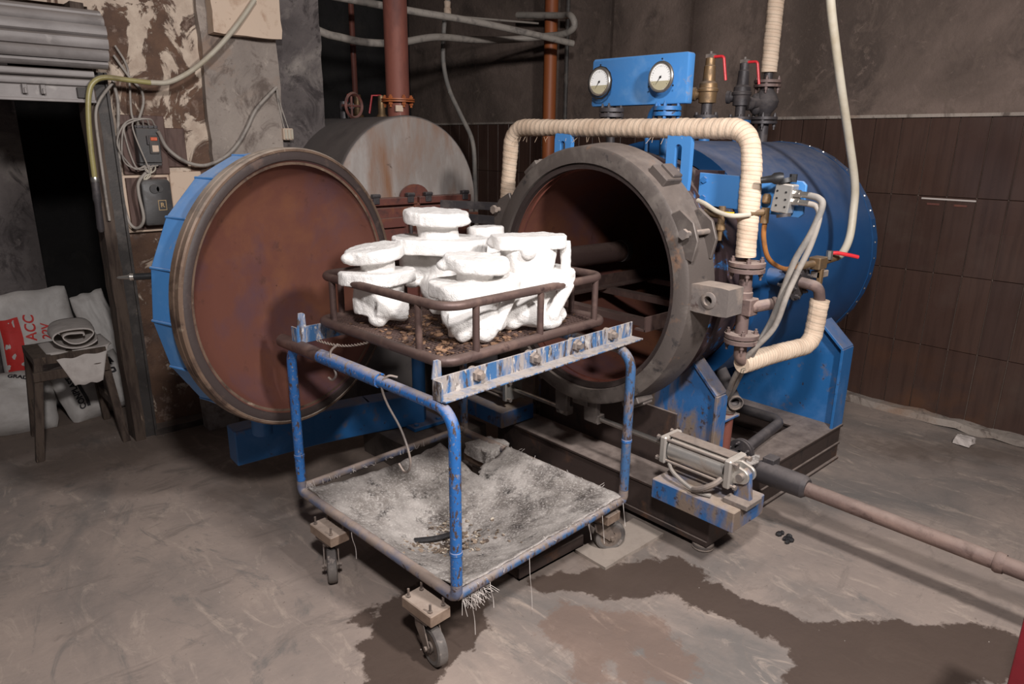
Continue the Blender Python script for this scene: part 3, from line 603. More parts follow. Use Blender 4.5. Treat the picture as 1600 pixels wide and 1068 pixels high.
for k in range(NP):
    a0 = 2*pi*k/NP + rad(6); a1 = 2*pi*(k+1)/NP + rad(6)
    m_ = MB(); P = []
    for t, r in ((.06,.50),(.066,.514),(.175,.518),(.2,.49),(.2,.47),(.06,.47)):
        for a in (a0+.006, a1-.006): P.append(DC + BK*t + (du*cos(a) + dw*sin(a))*r)
    n6 = 6
    m_.add(P, [(2*i, 2*i+1, 2*((i+1) % n6)+1, 2*((i+1) % n6)) for i in range(n6)] + [tuple(2*i for i in range(n6)), tuple(2*i+1 for i in reversed(range(n6)))])
    pd = DC + BK*.125 + (du*cos(a0) + dw*sin(a0))*.514
    m_.obox(pd, (.056, .005, .007), (BK, (dw*cos(a0) - du*sin(a0)), (du*cos(a0) + dw*sin(a0))))
    m_.build('cover_panel', m_blue_lt, dr, bevel=.003, smooth=0)
MB().lathe([(.19,.49),(.205,.46),(.25,.3),(.26,.002)], DC, BK, 36).build('door_back', m_blue, dr, smooth=30)
hp = DC + BK*.17 + (du*cos(rad(-80 if 0 else 80)))*0
hd = MB(); h0 = V((.72, 2.58, 1.14)); h1 = V((.585, 2.66, 1.135))
hd.cyl(h0, h0.lerp(h1, .7), .012, 14).build('door_lever', m_black, dr)
MB().lathe([(0,.011),(.012,.013),(.02,.008),(.05,.005),(.056,.001)], h0.lerp(h1, .7), h1-h0, 12).build('lever_tip', m_chrome, dr)
# swing arm under the door and hinge post
arm = [(1.03,3.02),(1.4,3.0),(1.68,2.95),(1.96,2.88)]
am = MB(); w_ = .055
for (xa, ya), (xb, yb) in zip(arm, arm[1:]):
    A = V((xa, ya, .25)); B = V((xb, yb, .25)); d = (B-A).normalized(); s_ = V((-d.y, d.x, 0))
    am.obox((A+B)/2, ((B-A).length/2+.008, w_, .085), (d, s_, V((0,0,1))))
am.build('swing_arm', m_blue, ac, bevel=.005)
MB().cyl((1.12, 2.9, .33), (1.1, 2.78, 1.04), .045, 18).build('arm_upright', m_blue, ac)
MB().cyl((1.96, 2.88, .17), (1.96, 2.88, .62), .034, 20).build('hinge_post', m_blue, ac)
MB().box((1.86, 2.78, .155), (2.06, 2.98, .175)).bolt((1.89,2.81,.175),(0,0,1),.014,.012).bolt((2.03,2.81,.175),(0,0,1),.014,.012).bolt((1.89,2.95,.175),(0,0,1),.014,.012).build('post_foot', m_blue, ac, bevel=.002)
MB().obox((2.1, 2.7, .56), (.2, .03, .045), (V((.14,-.18,0)), V((.18,.14,0)), V((0,0,1)))).build('hinge_bracket', m_darkfit, ac, bevel=.003)
tag(rough_box(MB(), (1.72, 2.62, 0), (2.2, 3.06, .155), .06, .012, 3).build('plinth', m_conc_dark), 'oily concrete plinth under the blue hinge post', 'plinth')

# ------------------------------------------------------------------ pneumatic cylinder on the blue shelf
def pneu(name, label, x, ya, yb, z, rod_to, s):
    """barrel from ya (rod end) to yb (pivot end), s = direction of the pivot end in Y"""
    t = thing(name, label, 'cylinder', (x, yb, .3))
    lo, hi = min(ya, yb), max(ya, yb)
    MB().lathe([(0,.052),(hi-lo-.06,.052)], (x, lo+.03, z), (0,1,0), 28).build('barrel', m_alu, t)
    for y in (lo, hi): MB().box((x-.058, y-.025 if y == hi else y-.005, z-.058), (x+.058, y+.005 if y == hi else y+.025, z+.058)).build('end_cap', m_alu, t, bevel=.006)
    for i in (-1, 1):
        for j in (-1, 1):
            MB().cyl((x+i*.045, lo-.018, z+j*.045), (x+i*.045, hi+.018, z+j*.045), .006, 8).bolt((x+i*.045, lo-.018, z+j*.045), (0,-1,0), .011, .01).bolt((x+i*.045, hi+.012, z+j*.045), (0,1,0), .011, .01).build('tie_rod', m_castmetal, t)
    MB().box((x-.03, lo+.02, z+.056), (x+.03, hi-.02, z+.06)).build('top_plate', m_castmetal, t)
    MB().cyl((x, ya, z), (x, rod_to, z), .011, 14).build('piston_rod', m_chrome, t)
    cl = MB().box((x-.024, min(rod_to, rod_to-s*.07), z-.022), (x+.024, max(rod_to, rod_to-s*.07), z+.022)).build('clevis', m_steel_dark, t, bevel=.004)
    MB().cyl((x-.034, rod_to-s*.045, z), (x+.034, rod_to-s*.045, z), .013, 14).build('clevis_pin', m_castmetal, cl)
    pv = yb + s*.035
    for dx in (-.03, .018):
        pts = [(yb, z-.04), (yb, z+.04)] + [(pv + s*.03*cos(q), z + .03*sin(q)) for q in [pi/2 - j*pi/8 for j in range(9)]]
        if s < 0: pts = pts[::-1]
        MB().prism(pts, (x+dx, 0, 0), (0,1,0), (0,0,1), .012).build('pivot_ear', m_alu, t, bevel=.002)
    MB().cyl((x-.045, pv, z), (x+.045, pv, z), .014, 16).build('pivot_pin', m_castmetal, t)
    bk = MB().prism([(pv-.035, .318), (pv+.035, .318), (pv+.022, z+.01), (pv, z+.026), (pv-.022, z+.01)], (x-.012, 0, 0), (0,1,0), (0,0,1), .026).build('pivot_bracket', m_blue_grime, t, bevel=.003)
    MB().box((x-.055, pv-.05, .3), (x+.055, pv+.05, .322)).build('bracket_foot', m_castmetal, t, bevel=.003)
    return t
pc = pneu('pneumatic_cylinder', 'dusty aluminium pneumatic cylinder on the blue shelf at right', 2.235, 1.5, 1.19, .415, 1.86, -1)
MB().sweep(spline([(2.19,1.46,.36),(2.16,1.42,.35),(2.15,1.36,.33),(2.15,1.3,.315),(2.17,1.25,.31)], 6), .008, 8).build('air_line', m_hose_grey, pc)
MB().sweep(spline([(2.18,1.22,.39),(2.15,1.23,.375),(2.135,1.27,.345),(2.14,1.31,.325)], 6), .011, 8).build('elbow_fitting', m_castmetal, pc)
pneu('pneumatic_cylinder', 'dark pneumatic cylinder left of the vessel, behind the cart', 2.235, 2.44, 2.72, .4, 2.12, 1)

# ------------------------------------------------------------------ gauge panel on two flanged stubs
gp = thing('gauge_panel', 'blue gauge panel with two round pressure gauges above the vessel', 'gauge panel', (2.5, 2.0, 1.6))
px = 2.5
pan = MB().prism([(1.75,1.757),(2.256,1.757),(2.262,1.765),(2.262,1.95),(2.252,1.96),(1.755,1.955),(1.748,1.948),(1.748,1.765)][::-1], (px+.035, 0, 0), (0,1,0), (0,0,1), .045).build('panel', m_blue_lt, gp, bevel=.006, seg=2)
for i, (gy, gz, hole) in enumerate(((2.175, 1.858, True), (1.845, 1.86, False))):
    bz = MB().lathe([(0,.062),(-.005,.062),(-.009,.058),(-.008,.052),(-.003,.05)], (px-.01, gy, gz), (1,0,0), 40).build('gauge_bezel', m_chrome, gp, smooth=50)
    MB().lathe([(0,.001),(0,.051),(.006,.051)], (px-.0145, gy, gz), (1,0,0), 40).build('dial', m_white_dial, bz, smooth=30)
    pts = [(.05*cos(q), .05*sin(q)) for q in [rad(197) + rad(146)*j/14 for j in range(15)]]
    MB().prism(pts[::-1], (px-.015, gy, gz), (0,-1,0), (0,0,1), .0008).build('dial_lower', m_beige_dial, bz, smooth=0)
    nd = V((0, cos(rad(40))*1, -sin(rad(50)))) ; nd = V((0,.62,-.78)).normalized(); sd = AX.cross(nd)
    MB().add([V((px-.0166, gy, gz)) + nd*.044, V((px-.0166, gy, gz)) + sd*.0022, V((px-.0166, gy, gz)) - nd*.01, V((px-.0166, gy, gz)) - sd*.0022], [(0,1,2,3)]).cyl((px-.018, gy, gz), (px-.015, gy, gz), .0045, 12).build('needle', m_black, bz, smooth=0)
    tk = MB()
    for j in range(21):
        q = rad(-40) + rad(260)*j/20; d = V((0, -cos(q), sin(q))); L = .006 if j % 5 == 0 else .003
        tk.obox(V((px-.0158, gy, gz)) + d*(.045 - L/2), (.0003, L/2, .0006), (AX, d, AX.cross(d)))
    tk.build('dial_marks', m_black, bz, smooth=0)
    if hole:
        MB().lathe([(0,.0625),(0,.071),(.002,.071)], (px-.0112, gy+.001, gz-.004), (1,0,0), 13).build('torn_edge', m_black, pan, smooth=0)
    for q in (90, 210, 330): MB().bolt((px-.01, gy + .07*cos(rad(q)), gz + .07*sin(rad(q))), -AX, .004, .002).build('gauge_screw', m_black, pan)
def flange_pair(mb, c, axis, r, th=.016, gap=.006, nb=4, rot=.4):
    c = V(c); a = V(axis).normalized(); u = V((1,0,0)) if abs(a.x) < .8 else V((0,1,0)); u = (u - a*u.dot(a)).normalized(); w = a.cross(u)
    for s in (-1, 1): mb.lathe([(s*gap/2, .01), (s*gap/2, r), (s*(gap/2+th), r), (s*(gap/2+th), .01)], c, a, 28)
    for k in range(nb):
        q = rot + 2*pi*k/nb; p = c + (u*cos(q) + w*sin(q))*r*.78
        mb.cyl(p - a*(th+gap/2+.016), p + a*(th+gap/2+.012), r*.13, 6).cyl(p - a*(th+gap/2+.03), p + a*(th+gap/2+.02), r*.075, 6)
    return mb
flange_pair(MB(), (2.525, 2.13, 1.728), (0,0,1), .055).build('stub_flange', m_darkfit, gp)
flange_pair(MB(), (2.525, 1.83, 1.728), (0,0,1), .058).build('stub_flange', m_blue, gp)
MB().cyl((2.525, 2.13, 1.52), (2.525, 2.13, 1.71), .02, 16).build('stub_pipe', m_darkfit, gp)
MB().cyl((2.525, 1.83, 1.52), (2.525, 1.83, 1.71), .022, 16).build('stub_pipe', m_blue, gp)
MB().sweep(spline([(2.56,1.95,1.54),(2.56,1.95,1.66),(2.55,1.93,1.72),(2.54,1.9,1.745),(2.53,1.88,1.755)], 6), .012, 10).build('syphon_pipe', m_blue, gp)

# ------------------------------------------------------------------ safety valves and stop valve on the crown
def safety_valve(x, y, label, mat, fl):
    t = thing('safety_valve', label, 'valve', (x, y, 1.6))
    MB().cyl((x,y,1.6), (x,y,1.7), .026, 16).build('nozzle', m_blue, t)
    MB().lathe([(0,.01),(0,.056),(.014,.056),(.014,.01)], (x,y,1.7), (0,0,1), 28).build('lower_flange', m_blue, t)
    f2 = MB().lathe([(.016,.01),(.016,.057),(.03,.057),(.03,.01)], (x,y,1.7), (0,0,1), 28)
    for k in range(4): f2.cyl((x+.044*cos(k*pi/2+.5), y+.044*sin(k*pi/2+.5), 1.69), (x+.044*cos(k*pi/2+.5), y+.044*sin(k*pi/2+.5), 1.742), .008, 6)
    f2.build('upper_flange', m_darkfit, t)
    MB().cyl((x,y,1.73), (x,y,1.785), .025, 16).build('nipple', m_darkfit, t)
    bd_ = MB().lathe([(0,.022),(.004,.04),(.05,.042),(.055,.047),(.066,.047),(.07,.042),(.09,.04),(.1,.029),(.165,.026),(.17,.022),(.2,.022),(.205,.012)], (x,y,1.78), (0,0,1), 20, cap0=True, cap1=True).build('body', mat, t)
    MB().lathe([(0,.022),(.03,.024),(.035,.031),(.05,.031),(.05,.012)], (x, y+.025, 1.825), (-.3,1,0), 16).build('outlet_port', mat, bd_)
    lv = MB().sweep(fillet([(x-.005,y+.015,1.985),(x+.005,y-.065,1.985),(x+.01,y-.082,1.88)], .015, 4), .0065, 8).build('lever', m_redlever, t)
    lv.scale = (1, 1, 1)
    MB().obox((x,y,1.99), (.012,.02,.008)).cyl((x,y,1.98), (x,y,2.01), .006, 8).build('lever_cap', m_castmetal, t)
    return t
safety_valve(3.0, 1.95, 'brass safety valve with red lever right of the gauge panel', m_brass, None)
safety_valve(3.3, 1.95, 'dark safety valve with red lever next to the stop valve', m_darkfit, None)
sv = thing('stop_valve', 'black iron stop valve between safety valve and lagged riser', 'valve', (3.54, 1.95, 1.6))
MB().cyl((3.54,1.95,1.59), (3.54,1.95,1.71), .028, 16).build('lower_pipe', m_darkfit, sv)
flange_pair(MB(), (3.54,1.95,1.72), (0,0,1), .068, .014).build('lower_flange', m_darkfit, sv)
MB().lathe([(0,.03),(.02,.034),(.05,.06),(.08,.066),(.11,.052),(.135,.034),(.15,.034)], (3.54,1.95,1.735), (0,0,1), 20, cap0=True, cap1=True).ell((3.5,1.98,1.8), (.035,.035,.055)).build('body', m_darkfit, sv)
MB().cyl((3.54,1.95,1.81), (3.44,1.98,1.8), .026, 14).lathe([(0,.034),(.02,.034),(.025,.02),(.05,.012)], (3.44,1.98,1.8), (-1,.3,0), 14, cap0=True, cap1=True).build('bonnet', m_darkfit, sv)
flange_pair(MB(), (3.54,1.95,1.9), (0,0,1), .068, .014).build('upper_flange', m_flangepipe, sv)
MB().cyl((3.54,1.95,1.91), (3.54,1.95,1.975), .022, 16).build('upper_pipe', m_darkfit, sv)
lg = MB(); lg.sweep(dense([(3.54,1.95,1.955), (3.54,1.955,3.4)], .006), .04, 24, True, .034, .05)
tag(lg.build('lagged_riser', m_wrap, smooth=60), 'cream lagged riser pipe rising from the stop valve', 'pipe')
# ------------------------------------------------------------------ lagged steam pipes round the vessel mouth
st = thing('lagged_pipe', 'cream lagged pipe arching over the vessel mouth', 'pipe', (2.36, 1.95, 1.3))
lg = MB(); pth = fillet([(2.36,2.64,1.2),(2.36,2.635,1.4),(2.36,2.61,1.665),(2.36,1.345,1.652),(2.36,1.325,1.5),(2.35,1.31,1.2)], .09, 10)
lg.sweep(dense(pth, .006), lambda L: .037 + .004*mnoise.noise(V((L*6, 0, 0))), 24, True, .03, .06); lg.build('lagging', m_wrap, st, smooth=60)
fr_ = MB()
for k in range(22):
    q = random.random(); y = 2.55 - q*1.15; fr_.cyl((2.36-.02+random.uniform(-.01,.02), y, 1.622), (2.34+random.uniform(-.02,.02), y+random.uniform(-.01,.01), 1.605-random.random()*.01), .0008, 4)
tag(fr_.build('frayed_threads', m_wrap, st), None, None, None, 'stuff')
vp = thing('steam_line', 'flanged brown pipe with a check valve beside the lock ring', 'pipe', (2.35, 1.3, .85))
flange_pair(MB(), (2.35,1.3,1.165), (0,0,1), .066, .015, .006, 4, .6).build('upper_flange', m_flangepipe, vp)
MB().cyl((2.35,1.3,1.16), (2.35,1.295,.9), .024, 18).lathe([(0,.026),(.004,.032),(.03,.032),(.034,.028),(.05,.028)], (2.35,1.3,1.04), (0,0,1), 18).build('pipe', m_flangepipe, vp)
MB().box((2.325,1.255,.985), (2.385,1.32,1.05)).cyl((2.355,1.27,1.015), (2.42,1.22,1.03), .022, 12).bolt((2.42,1.22,1.03),(.6,-.5,.1),.027,.016).build('check_valve', m_flangepipe, vp, bevel=.004)
flange_pair(MB(), (2.35,1.292,.895), (0,0,1), .064, .015, .006, 4, .6).build('lower_flange', m_flangepipe, vp)
MB().sweep(fillet([(2.35,1.292,.89),(2.35,1.29,.80),(2.42,1.275,.80)], .05, 6), .024, 14).build('elbow', m_flangepipe, vp)
lg = MB(); lg.sweep(dense(fillet([(2.36,1.285,.79),(2.5,1.265,.797),(2.8,1.22,.80),(2.81,1.215,.99)], .06, 8), .006), lambda L: .037 + .003*mnoise.noise(V((L*7, 5, 0))), 24, True, .03, .06)
tag(lg.build('lagged_elbow', m_wrap, smooth=60), 'cream lagged elbow pipe low on the right flank of the vessel', 'pipe')
sf = thing('side_nozzle', 'bolted flange nozzle on the jacket above the lagged elbow', 'nozzle', (2.75, 1.3, 1.0))
MB().cyl((2.68,1.45,1.085), (2.72,1.31,1.07), .034, 18).build('stub', m_jacket, sf)
f_ = flange_pair(MB(), (2.727,1.285,1.067), (.0,-.14,-.015), .078, .014, .005, 6, .3); f_.build('flange', m_darkfit, sf)
MB().sweep(fillet([(2.73,1.28,1.066),(2.77,1.21,1.05),(2.81,1.215,.985)], .04, 6), .022, 14).build('elbow', m_flangepipe, sf)
bv = thing('ball_valve', 'brass ball valve with a red lever above the side flange', 'valve', (2.8, 1.25, 1.1))
MB().box((2.765,1.215,1.115), (2.835,1.265,1.165)).cyl((2.70,1.275,1.13), (2.78,1.24,1.14), .016, 10).cyl((2.83,1.24,1.14), (2.95,1.23,1.15), .016, 10).box((2.79,1.215,1.05), (2.815,1.235,1.12)).build('body', m_brass, bv, bevel=.004)
MB().obox((2.83,1.24,1.092), (.04,.02,.014)).build('lock_block', m_castmetal, bv, bevel=.003)
MB().sweep([(2.87,1.225,1.175),(2.89,1.205,1.176),(2.94,1.17,1.165),(2.965,1.15,1.158)], .008, 8).build('lever', m_redlever, bv)
MB().cyl((2.865,1.225,1.15), (2.865,1.225,1.185), .014, 8).build('lever_nut', m_chrome, bv)
tag(MB().sweep(spline([(2.95,1.23,1.15),(3.02,1.235,1.165),(3.1,1.25,1.22),(3.13,1.262,1.32),(3.12,1.268,1.44),(3.03,1.28,1.62),(2.92,1.29,1.81),(2.83,1.3,1.98),(2.77,1.31,2.12),(2.72,1.32,2.3),(2.7,1.33,3.4)], 10), .0165, 14).build('air_hose', m_hose_cream), 'long pale hose hanging from the ceiling to the ball valve', 'hose')
# ------------------------------------------------------------------ bracket with solenoid valve and air hoses
sb = MB().prism([(1.57,1.37),(1.57,1.492),(1.155,1.478),(1.14,1.465),(1.14,1.365),(1.155,1.352)][::-1], (2.405,0,0), (0,1,0), (0,0,1), .012).build('side_bracket', m_blue_lt, bevel=.002)
tag(sb, 'light blue bracket plate behind the lagged pipe on the right', 'bracket')
for z in (1.465, 1.395): MB().bolt((2.405,1.545,z), (-1,0,0), .013, .009).build('bolt', m_blue, sb)
MB().box((2.42,1.5,1.35), (2.47,1.6,1.5)).build('bracket_root', m_primer, sb)
so = thing('solenoid_valve', 'white metal solenoid valve with black cable gland on the blue bracket', 'valve', (2.38, 1.2, 1.35))
MB().obox((2.37,1.195,1.42), (.024,.032,.05), (AX, V((0,1,.12)), V((0,-.12,1)))).build('body', m_alu, so, bevel=.004)
for z in (1.395, 1.42, 1.445): MB().bolt((2.347,1.212,z), (-1,0,0), .004, .003).bolt((2.347,1.18,z-.004), (-1,0,0), .004, .003).build('screw', m_black, so)
MB().cyl((2.365,1.195,1.47), (2.365,1.2,1.485), .026, 14).lathe([(0,.016),(.012,.02),(.03,.02),(.04,.013),(.075,.011)], (2.355,1.2,1.49), (-.35,.55,-.1), 12, cap0=True, cap1=True).cyl((2.375,1.175,1.475), (2.375,1.175,1.502), .013, 10).build('cable_gland', m_black, so)
MB().cyl((2.365,1.19,1.366), (2.365,1.188,1.355), .024, 12).build('exhaust', m_darkfit, so)
for z in (1.437, 1.41): MB().cyl((2.37,1.165,z), (2.37,1.105,z-.003), .011, 12).cyl((2.37,1.165,z), (2.37,1.14,z), .0135, 8).build('hose_fitting', m_chrome, so)
tag(MB().sweep(spline([(2.37,1.11,1.434),(2.37,1.075,1.426),(2.37,1.06,1.4),(2.37,1.085,1.31),(2.37,1.13,1.21),(2.38,1.163,1.103),(2.385,1.197,.977),(2.38,1.25,.849),(2.43,1.325,.72),(2.5,1.39,.62),(2.58,1.48,.5),(2.62,1.6,.35)], 8), .0115, 12).build('air_hose', m_hose_grey), 'darker grey air hose from the upper solenoid port to the saddle', 'hose')
tag(MB().sweep(spline([(2.37,1.11,1.407),(2.37,1.078,1.398),(2.372,1.066,1.36),(2.375,1.085,1.265),(2.372,1.118,1.165),(2.36,1.14,1.08),(2.36,1.175,.953),(2.36,1.262,.83),(2.42,1.345,.70),(2.5,1.41,.6),(2.57,1.5,.48),(2.6,1.62,.34)], 8), .0105, 12).build('air_hose', m_cable), 'paler air hose from the lower solenoid port crossing the lagged elbow', 'hose')
tag(MB().sweep(spline([(2.39,1.27,1.335),(2.395,1.27,1.27),(2.44,1.265,1.19),(2.56,1.262,1.14),(2.7,1.275,1.13)], 8), .009, 10).build('air_hose', m_hose_amber), 'amber hose curving to the ball valve on the side nozzle', 'hose')
fr = thing('pipe_tee', 'small dusty brass tee with yellow tag beside the lagged pipe', 'fitting', (2.33, 1.35, 1.3))
MB().cyl((2.385,1.27,1.38), (2.385,1.27,1.325), .015, 12).cyl((2.375,1.27,1.365), (2.33,1.3,1.36), .012, 10).lathe([(0,.01),(.01,.016),(.03,.016),(.035,.011)], (2.385,1.27,1.43), (0,0,-1), 10, cap0=True, cap1=True).build('tee', m_brass, fr)
MB().cyl((2.31,1.47,1.355), (2.31,1.40,1.35), .017, 12).cyl((2.31,1.40,1.38), (2.31,1.40,1.29), .013, 10).lathe([(0,.016),(.02,.018),(.022,.009),(.06,.008)], (2.31,1.40,1.315), (0,0,-1), 10, cap0=True, cap1=True).build('drain_cock', m_brass, fr)
MB().prism([(0,0),(.05,.008),(.055,.018),(0,.016)], (2.305,1.4,1.345), (0,-1,0), (0,0,1), .003).build('yellow_tag', m_yellow, fr)
MB().cyl((2.35,1.56,1.30), (2.31,1.47,1.35), .016, 10).build('blue_stub', m_blue, fr)
tag(MB().sweep(spline([(2.3,1.50,1.395),(2.29,1.46,1.385),(2.28,1.40,1.362),(2.28,1.34,1.352),(2.32,1.29,1.358)], 8), .0085, 10).build('braided_hose', m_hose_cream), 'short braided hose looping in front of the lagged pipe', 'hose')

# ------------------------------------------------------------------ pipes on the base and along the floor
bp = thing('drain_pipework', 'grey drain pipe loop lying on the base frame', 'pipe', (2.8, 1.6, .2))
MB().sweep(fillet([(2.62,1.9,.3),(3.2,1.78,.26),(3.22,1.5,.255),(2.78,1.45,.25)], .07, 8), .026, 14).build('bent_pipe', m_darkfit, bp)
flange_pair(MB(), (2.74,1.45,.25), (1,0,0), .06, .012, .005, 5, .2).build('flange', m_darkfit, bp)
op = thing('open_pipe', 'open-ended rusty pipe standing beside the front saddle', 'pipe', (2.6, 1.45, .2))
MB().cyl((2.6,1.46,.2), (2.6,1.455,.5), .026, 16).build('riser', m_flue, op)
MB().pipe((2.57,1.41,.545), (2.74,1.6,.62), .028, .018).build('open_branch', m_darkfit, op)
MB().lathe([(0,.032),(.015,.038),(.03,.032)], (2.6,1.455,.48), (0,0,1), 8, cap0=True, cap1=True).lathe([(0,.018),(0,.032),(.012,.032),(.012,.028)], (2.57,1.41,.545), (-.66,-.74,-.1), 18).build('union_nut', m_castmetal, op)
MB().box((2.49,1.42,.46), (2.64,1.49,.472)).build('clip_plate', m_blue_grime, op, bevel=.002)
fp_ = thing('floor_pipe', 'long rusty pipe running off to the right above the floor', 'pipe', (2.61, .4, .25))
MB().sweep(dense([(2.61,1.12,.255),(2.605,.2,.25),(2.6,-.9,.245)], .1), .03, 18).build('pipe', m_floorpipe, fp_)
MB().lathe([(0,.044),(.02,.05),(.2,.048),(.215,.036)], (2.61,1.29,.26), (0,-1,0), 20, cap0=True, cap1=True).build('sleeve', m_darkfit, fp_)
MB().lathe([(0,.034),(.01,.038),(.03,.034)], (2.606,.42,.251), (0,-1,0), 18).build('coupling', m_floorpipe, fp_)
MB().cyl((2.61,1.28,.26), (2.61,1.55,.27), .04, 18).obox((2.63,1.25,.31), (.03,.025,.02)).build('gland', m_darkfit, fp_, bevel=.003)
MB().prism([(0,0),(.09,-.02),(.16,.0),(.15,.02),(.07,.03)], (2.46,1.27,.325), (.85,.1,0), (-.3,.9,.1), .012).build('wrapped_rag', m_burlap, fp_, bevel=.003)

# ------------------------------------------------------------------ cart (local frame, yawed a little)
YAW = rad(3.1)
ct = thing('trolley', 'chipped blue tubular trolley on four casters before the autoclave', 'trolley', (1.52, 1.96, 0), YAW)
HX, HY, ZB, ZT, TR = .43, .47, .25, .863, .0185
def loop(x, lean=0):
    pts = [(x,0,ZB),(x,-HY,ZB),(x+lean,-HY,ZT),(x+lean,HY,ZT),(x,HY,ZB),(x,0.001,ZB)]
    return fillet(pts, .075, 8)
def tube_split(pts, name):
    up_ = MB().sweep([p for p in pts], TR, 14)
    return up_
def frame(x, name):
    full = loop(x)
    hi = [p for p in full if p.z > .33]; 
    lowr = [p for p in full if p.z <= .34]
    a = MB().sweep(dense(fillet([(x,-HY,.3),(x,-HY,ZT),(x,HY,ZT),(x,HY,.3)], .075, 8), .05), TR, 14).build(name, m_cart, ct, True, smooth=60)
    a.data.materials[0] = m_cart if x < 0 else m_cart_rear
    b = MB().sweep(dense(fillet([(x,-HY,.302),(x,-HY,ZB),(x,HY,ZB),(x,HY,.302)], .075, 8), .05), TR, 14).build('lower_tube', m_cart_low, a, True, smooth=60)
    jn = MB()
    for y in (-HY, HY): jn.lathe([(0,TR),(.002,TR+.002),(.012,TR+.002),(.014,TR)], (x,y,.40 if x < 0 else .5), (0,0,1), 14)
    jn.build('weld_collar', m_cart, a, True)
    return a
frame(-HX, 'front_frame'); frame(HX, 'rear_frame')
for y in (-HY, HY): MB().sweep(dense([(-HX, y, ZB+.02*(1 if y > 0 else .3)), (HX, y, ZB+.02*(1 if y > 0 else .3))], .1), .016, 12).build('side_tube', m_cart_rear if y < 0 else m_cart_low, ct, True, smooth=60)
hb = MB().pipe((-HX, .50, ZT+.002), (-HX, -.11, ZT+.002), .0245, .0186).build('handle_bar', m_cart, ct, True)
hb2 = MB().pipe((-HX,.53,ZT+.002), (-HX,.25,ZT+.002), .0255, .0187, 18).build('handle_end', m_tube_brown, hb, True)
def rail(y, s, name='rail'):
    z0 = ZT+TR
    r = MB().box((-HX-.01, y-.003, z0), (.535, y+.003, z0+.062)).box((-HX-.01, min(y, y+s*.055), z0), (.535, max(y, y+s*.055), z0+.006)).build(name, m_blue_flake, ct, True, bevel=.001)
    MB().prism([(-.012,0),(.024,0),(.022,.05),(.012,.056),(-.004,.056)], (-HX+.002, y-.003 if s > 0 else y+.003, z0+.058), (1,0,0), (0,0,1), -.006).build('stop_tab', m_blue_flake, r, True, bevel=.001)
    MB().box((-HX-.012, min(y, y+s*.04), z0+.0), (-HX-.006, max(y, y+s*.04), z0+.06)).build('end_plate', m_blue_flake, r, True)
    for x in (-.27, -.02, .2, .4):
        b = MB().lathe([(0,.022),(.01,.021),(.012,.014),(.026,.012)], (x, y+s*.003, z0+.036), (0,s,0), 6, cap0=True, cap1=True).build('rail_bolt', m_castmetal, r, True)
        MB().cyl((x, y-s*.003, z0+.036), (x, y-s*.025, z0+.036), .022, 16).build('roller', m_castmetal, r, True)
rail(-.39, -1); rail(.39, 1)
def caster(x, y, yaw):
    c = MB().obox((x, y, .178), (.04, .075, .02)).build('caster', m_wood_block, ct, True, bevel=.003)
    for dx in (-.026, .026):
        for dy in (-.055, .055): MB().cyl((x+dx, y+dy, .155), (x+dx, y+dy, .228), .004, 8).bolt((x+dx, y+dy, .198), (0,0,1), .008, .006).build('stud', m_fork, c, True)
    R = Matrix.Rotation(yaw, 3, 'Z'); f = lambda a, b, z: V((x, y, 0)) + R @ V((a, b, 0)) + V((0,0,z))
    pl = MB().obox((x, y, .152), (.035, .045, .005)).lathe([(0,.028),(.012,.03),(.014,.02)], (x, y, .133), (0,0,1), 20, cap0=True, cap1=True).build('swivel_plate', m_fork, c, True)
    fk = MB(); ex = R @ V((1,0,0)); ey = R @ V((0,1,0))
    for s in (-1, 1): fk.prism([(-.028,.14),(.03,.14),(.022,.105),(-.04,.055),(-.058,.055),(-.063,.074)], f(0, s*.026 - .002, 0), ex, V((0,0,1)), -.004)
    fk.obox(f(0,0,.138), (.03,.028,.003), (ex, ey, V((0,0,1))))
    fk.cyl(f(-.05,-.036,.066), f(-.05,.036,.066), .008, 10); fk.build('fork', m_fork, c, True)
    wh = MB().lathe([(-.016,.045),(-.018,.056),(-.014,.064),(0,.066),(.014,.064),(.018,.056),(.016,.045)], f(-.05,0,.066), ey, 32).build('wheel', m_tyre, c, True)
    MB().lathe([(-.014,.02),(-.016,.046),(.016,.046),(.014,.02),(-.014,.02)], f(-.05,0,.066), ey, 28).lathe([(-.02,.003),(-.02,.018),(.02,.018),(.02,.003)], f(-.05,0,.066), ey, 16).build('hub', m_fork, c, True)
caster(-HX-.035, -.36, rad(80)); caster(-HX-.02, .24, rad(61)); caster(HX-.03, -.38, rad(150)); caster(HX-.04, .31, rad(80))
# wires hanging on the trolley
def l2w(p): return (ct.matrix_basis @ V(p))
ct.location = (1.52, 1.96, 0); ctm = Matrix.Translation((1.52,1.96,0)) @ Matrix.Rotation(YAW, 4, 'Z')
w2 = lambda p: ctm @ V(p)
tag(MB().sweep(spline([(1.125,1.77,.885),(1.1,1.785,.89),(1.085,1.80,.86),(1.095,1.79,.80),(1.11,1.735,.72),(1.115,1.7,.64),(1.115,1.705,.595),(1.115,1.735,.575),(1.115,1.765,.592)], 8), .0038, 8).build('wire_hook', m_castmetal), 'long bent wire hook hanging from the top tube', 'hook')
tag(MB().sweep(spline([(1.09,2.08,.93),(1.07,2.1,.9),(1.07,2.08,.85),(1.07,2.07,.825),(1.07,2.1,.80),(1.07,2.125,.803)], 8), .004, 8).build('wire_hook', m_castmetal), 'short bent wire hook under the handle bar', 'hook')
tw = MB()
for ph in (0, pi):
    tw.sweep([V((1.06,2.17,.93)).lerp(V((1.14,1.96,.955)), q/60) + V((.003*cos(q*.9+ph), 0, .003*sin(q*.9+ph) - .016*sin(pi*q/60))) for q in range(61)], .0022, 6)
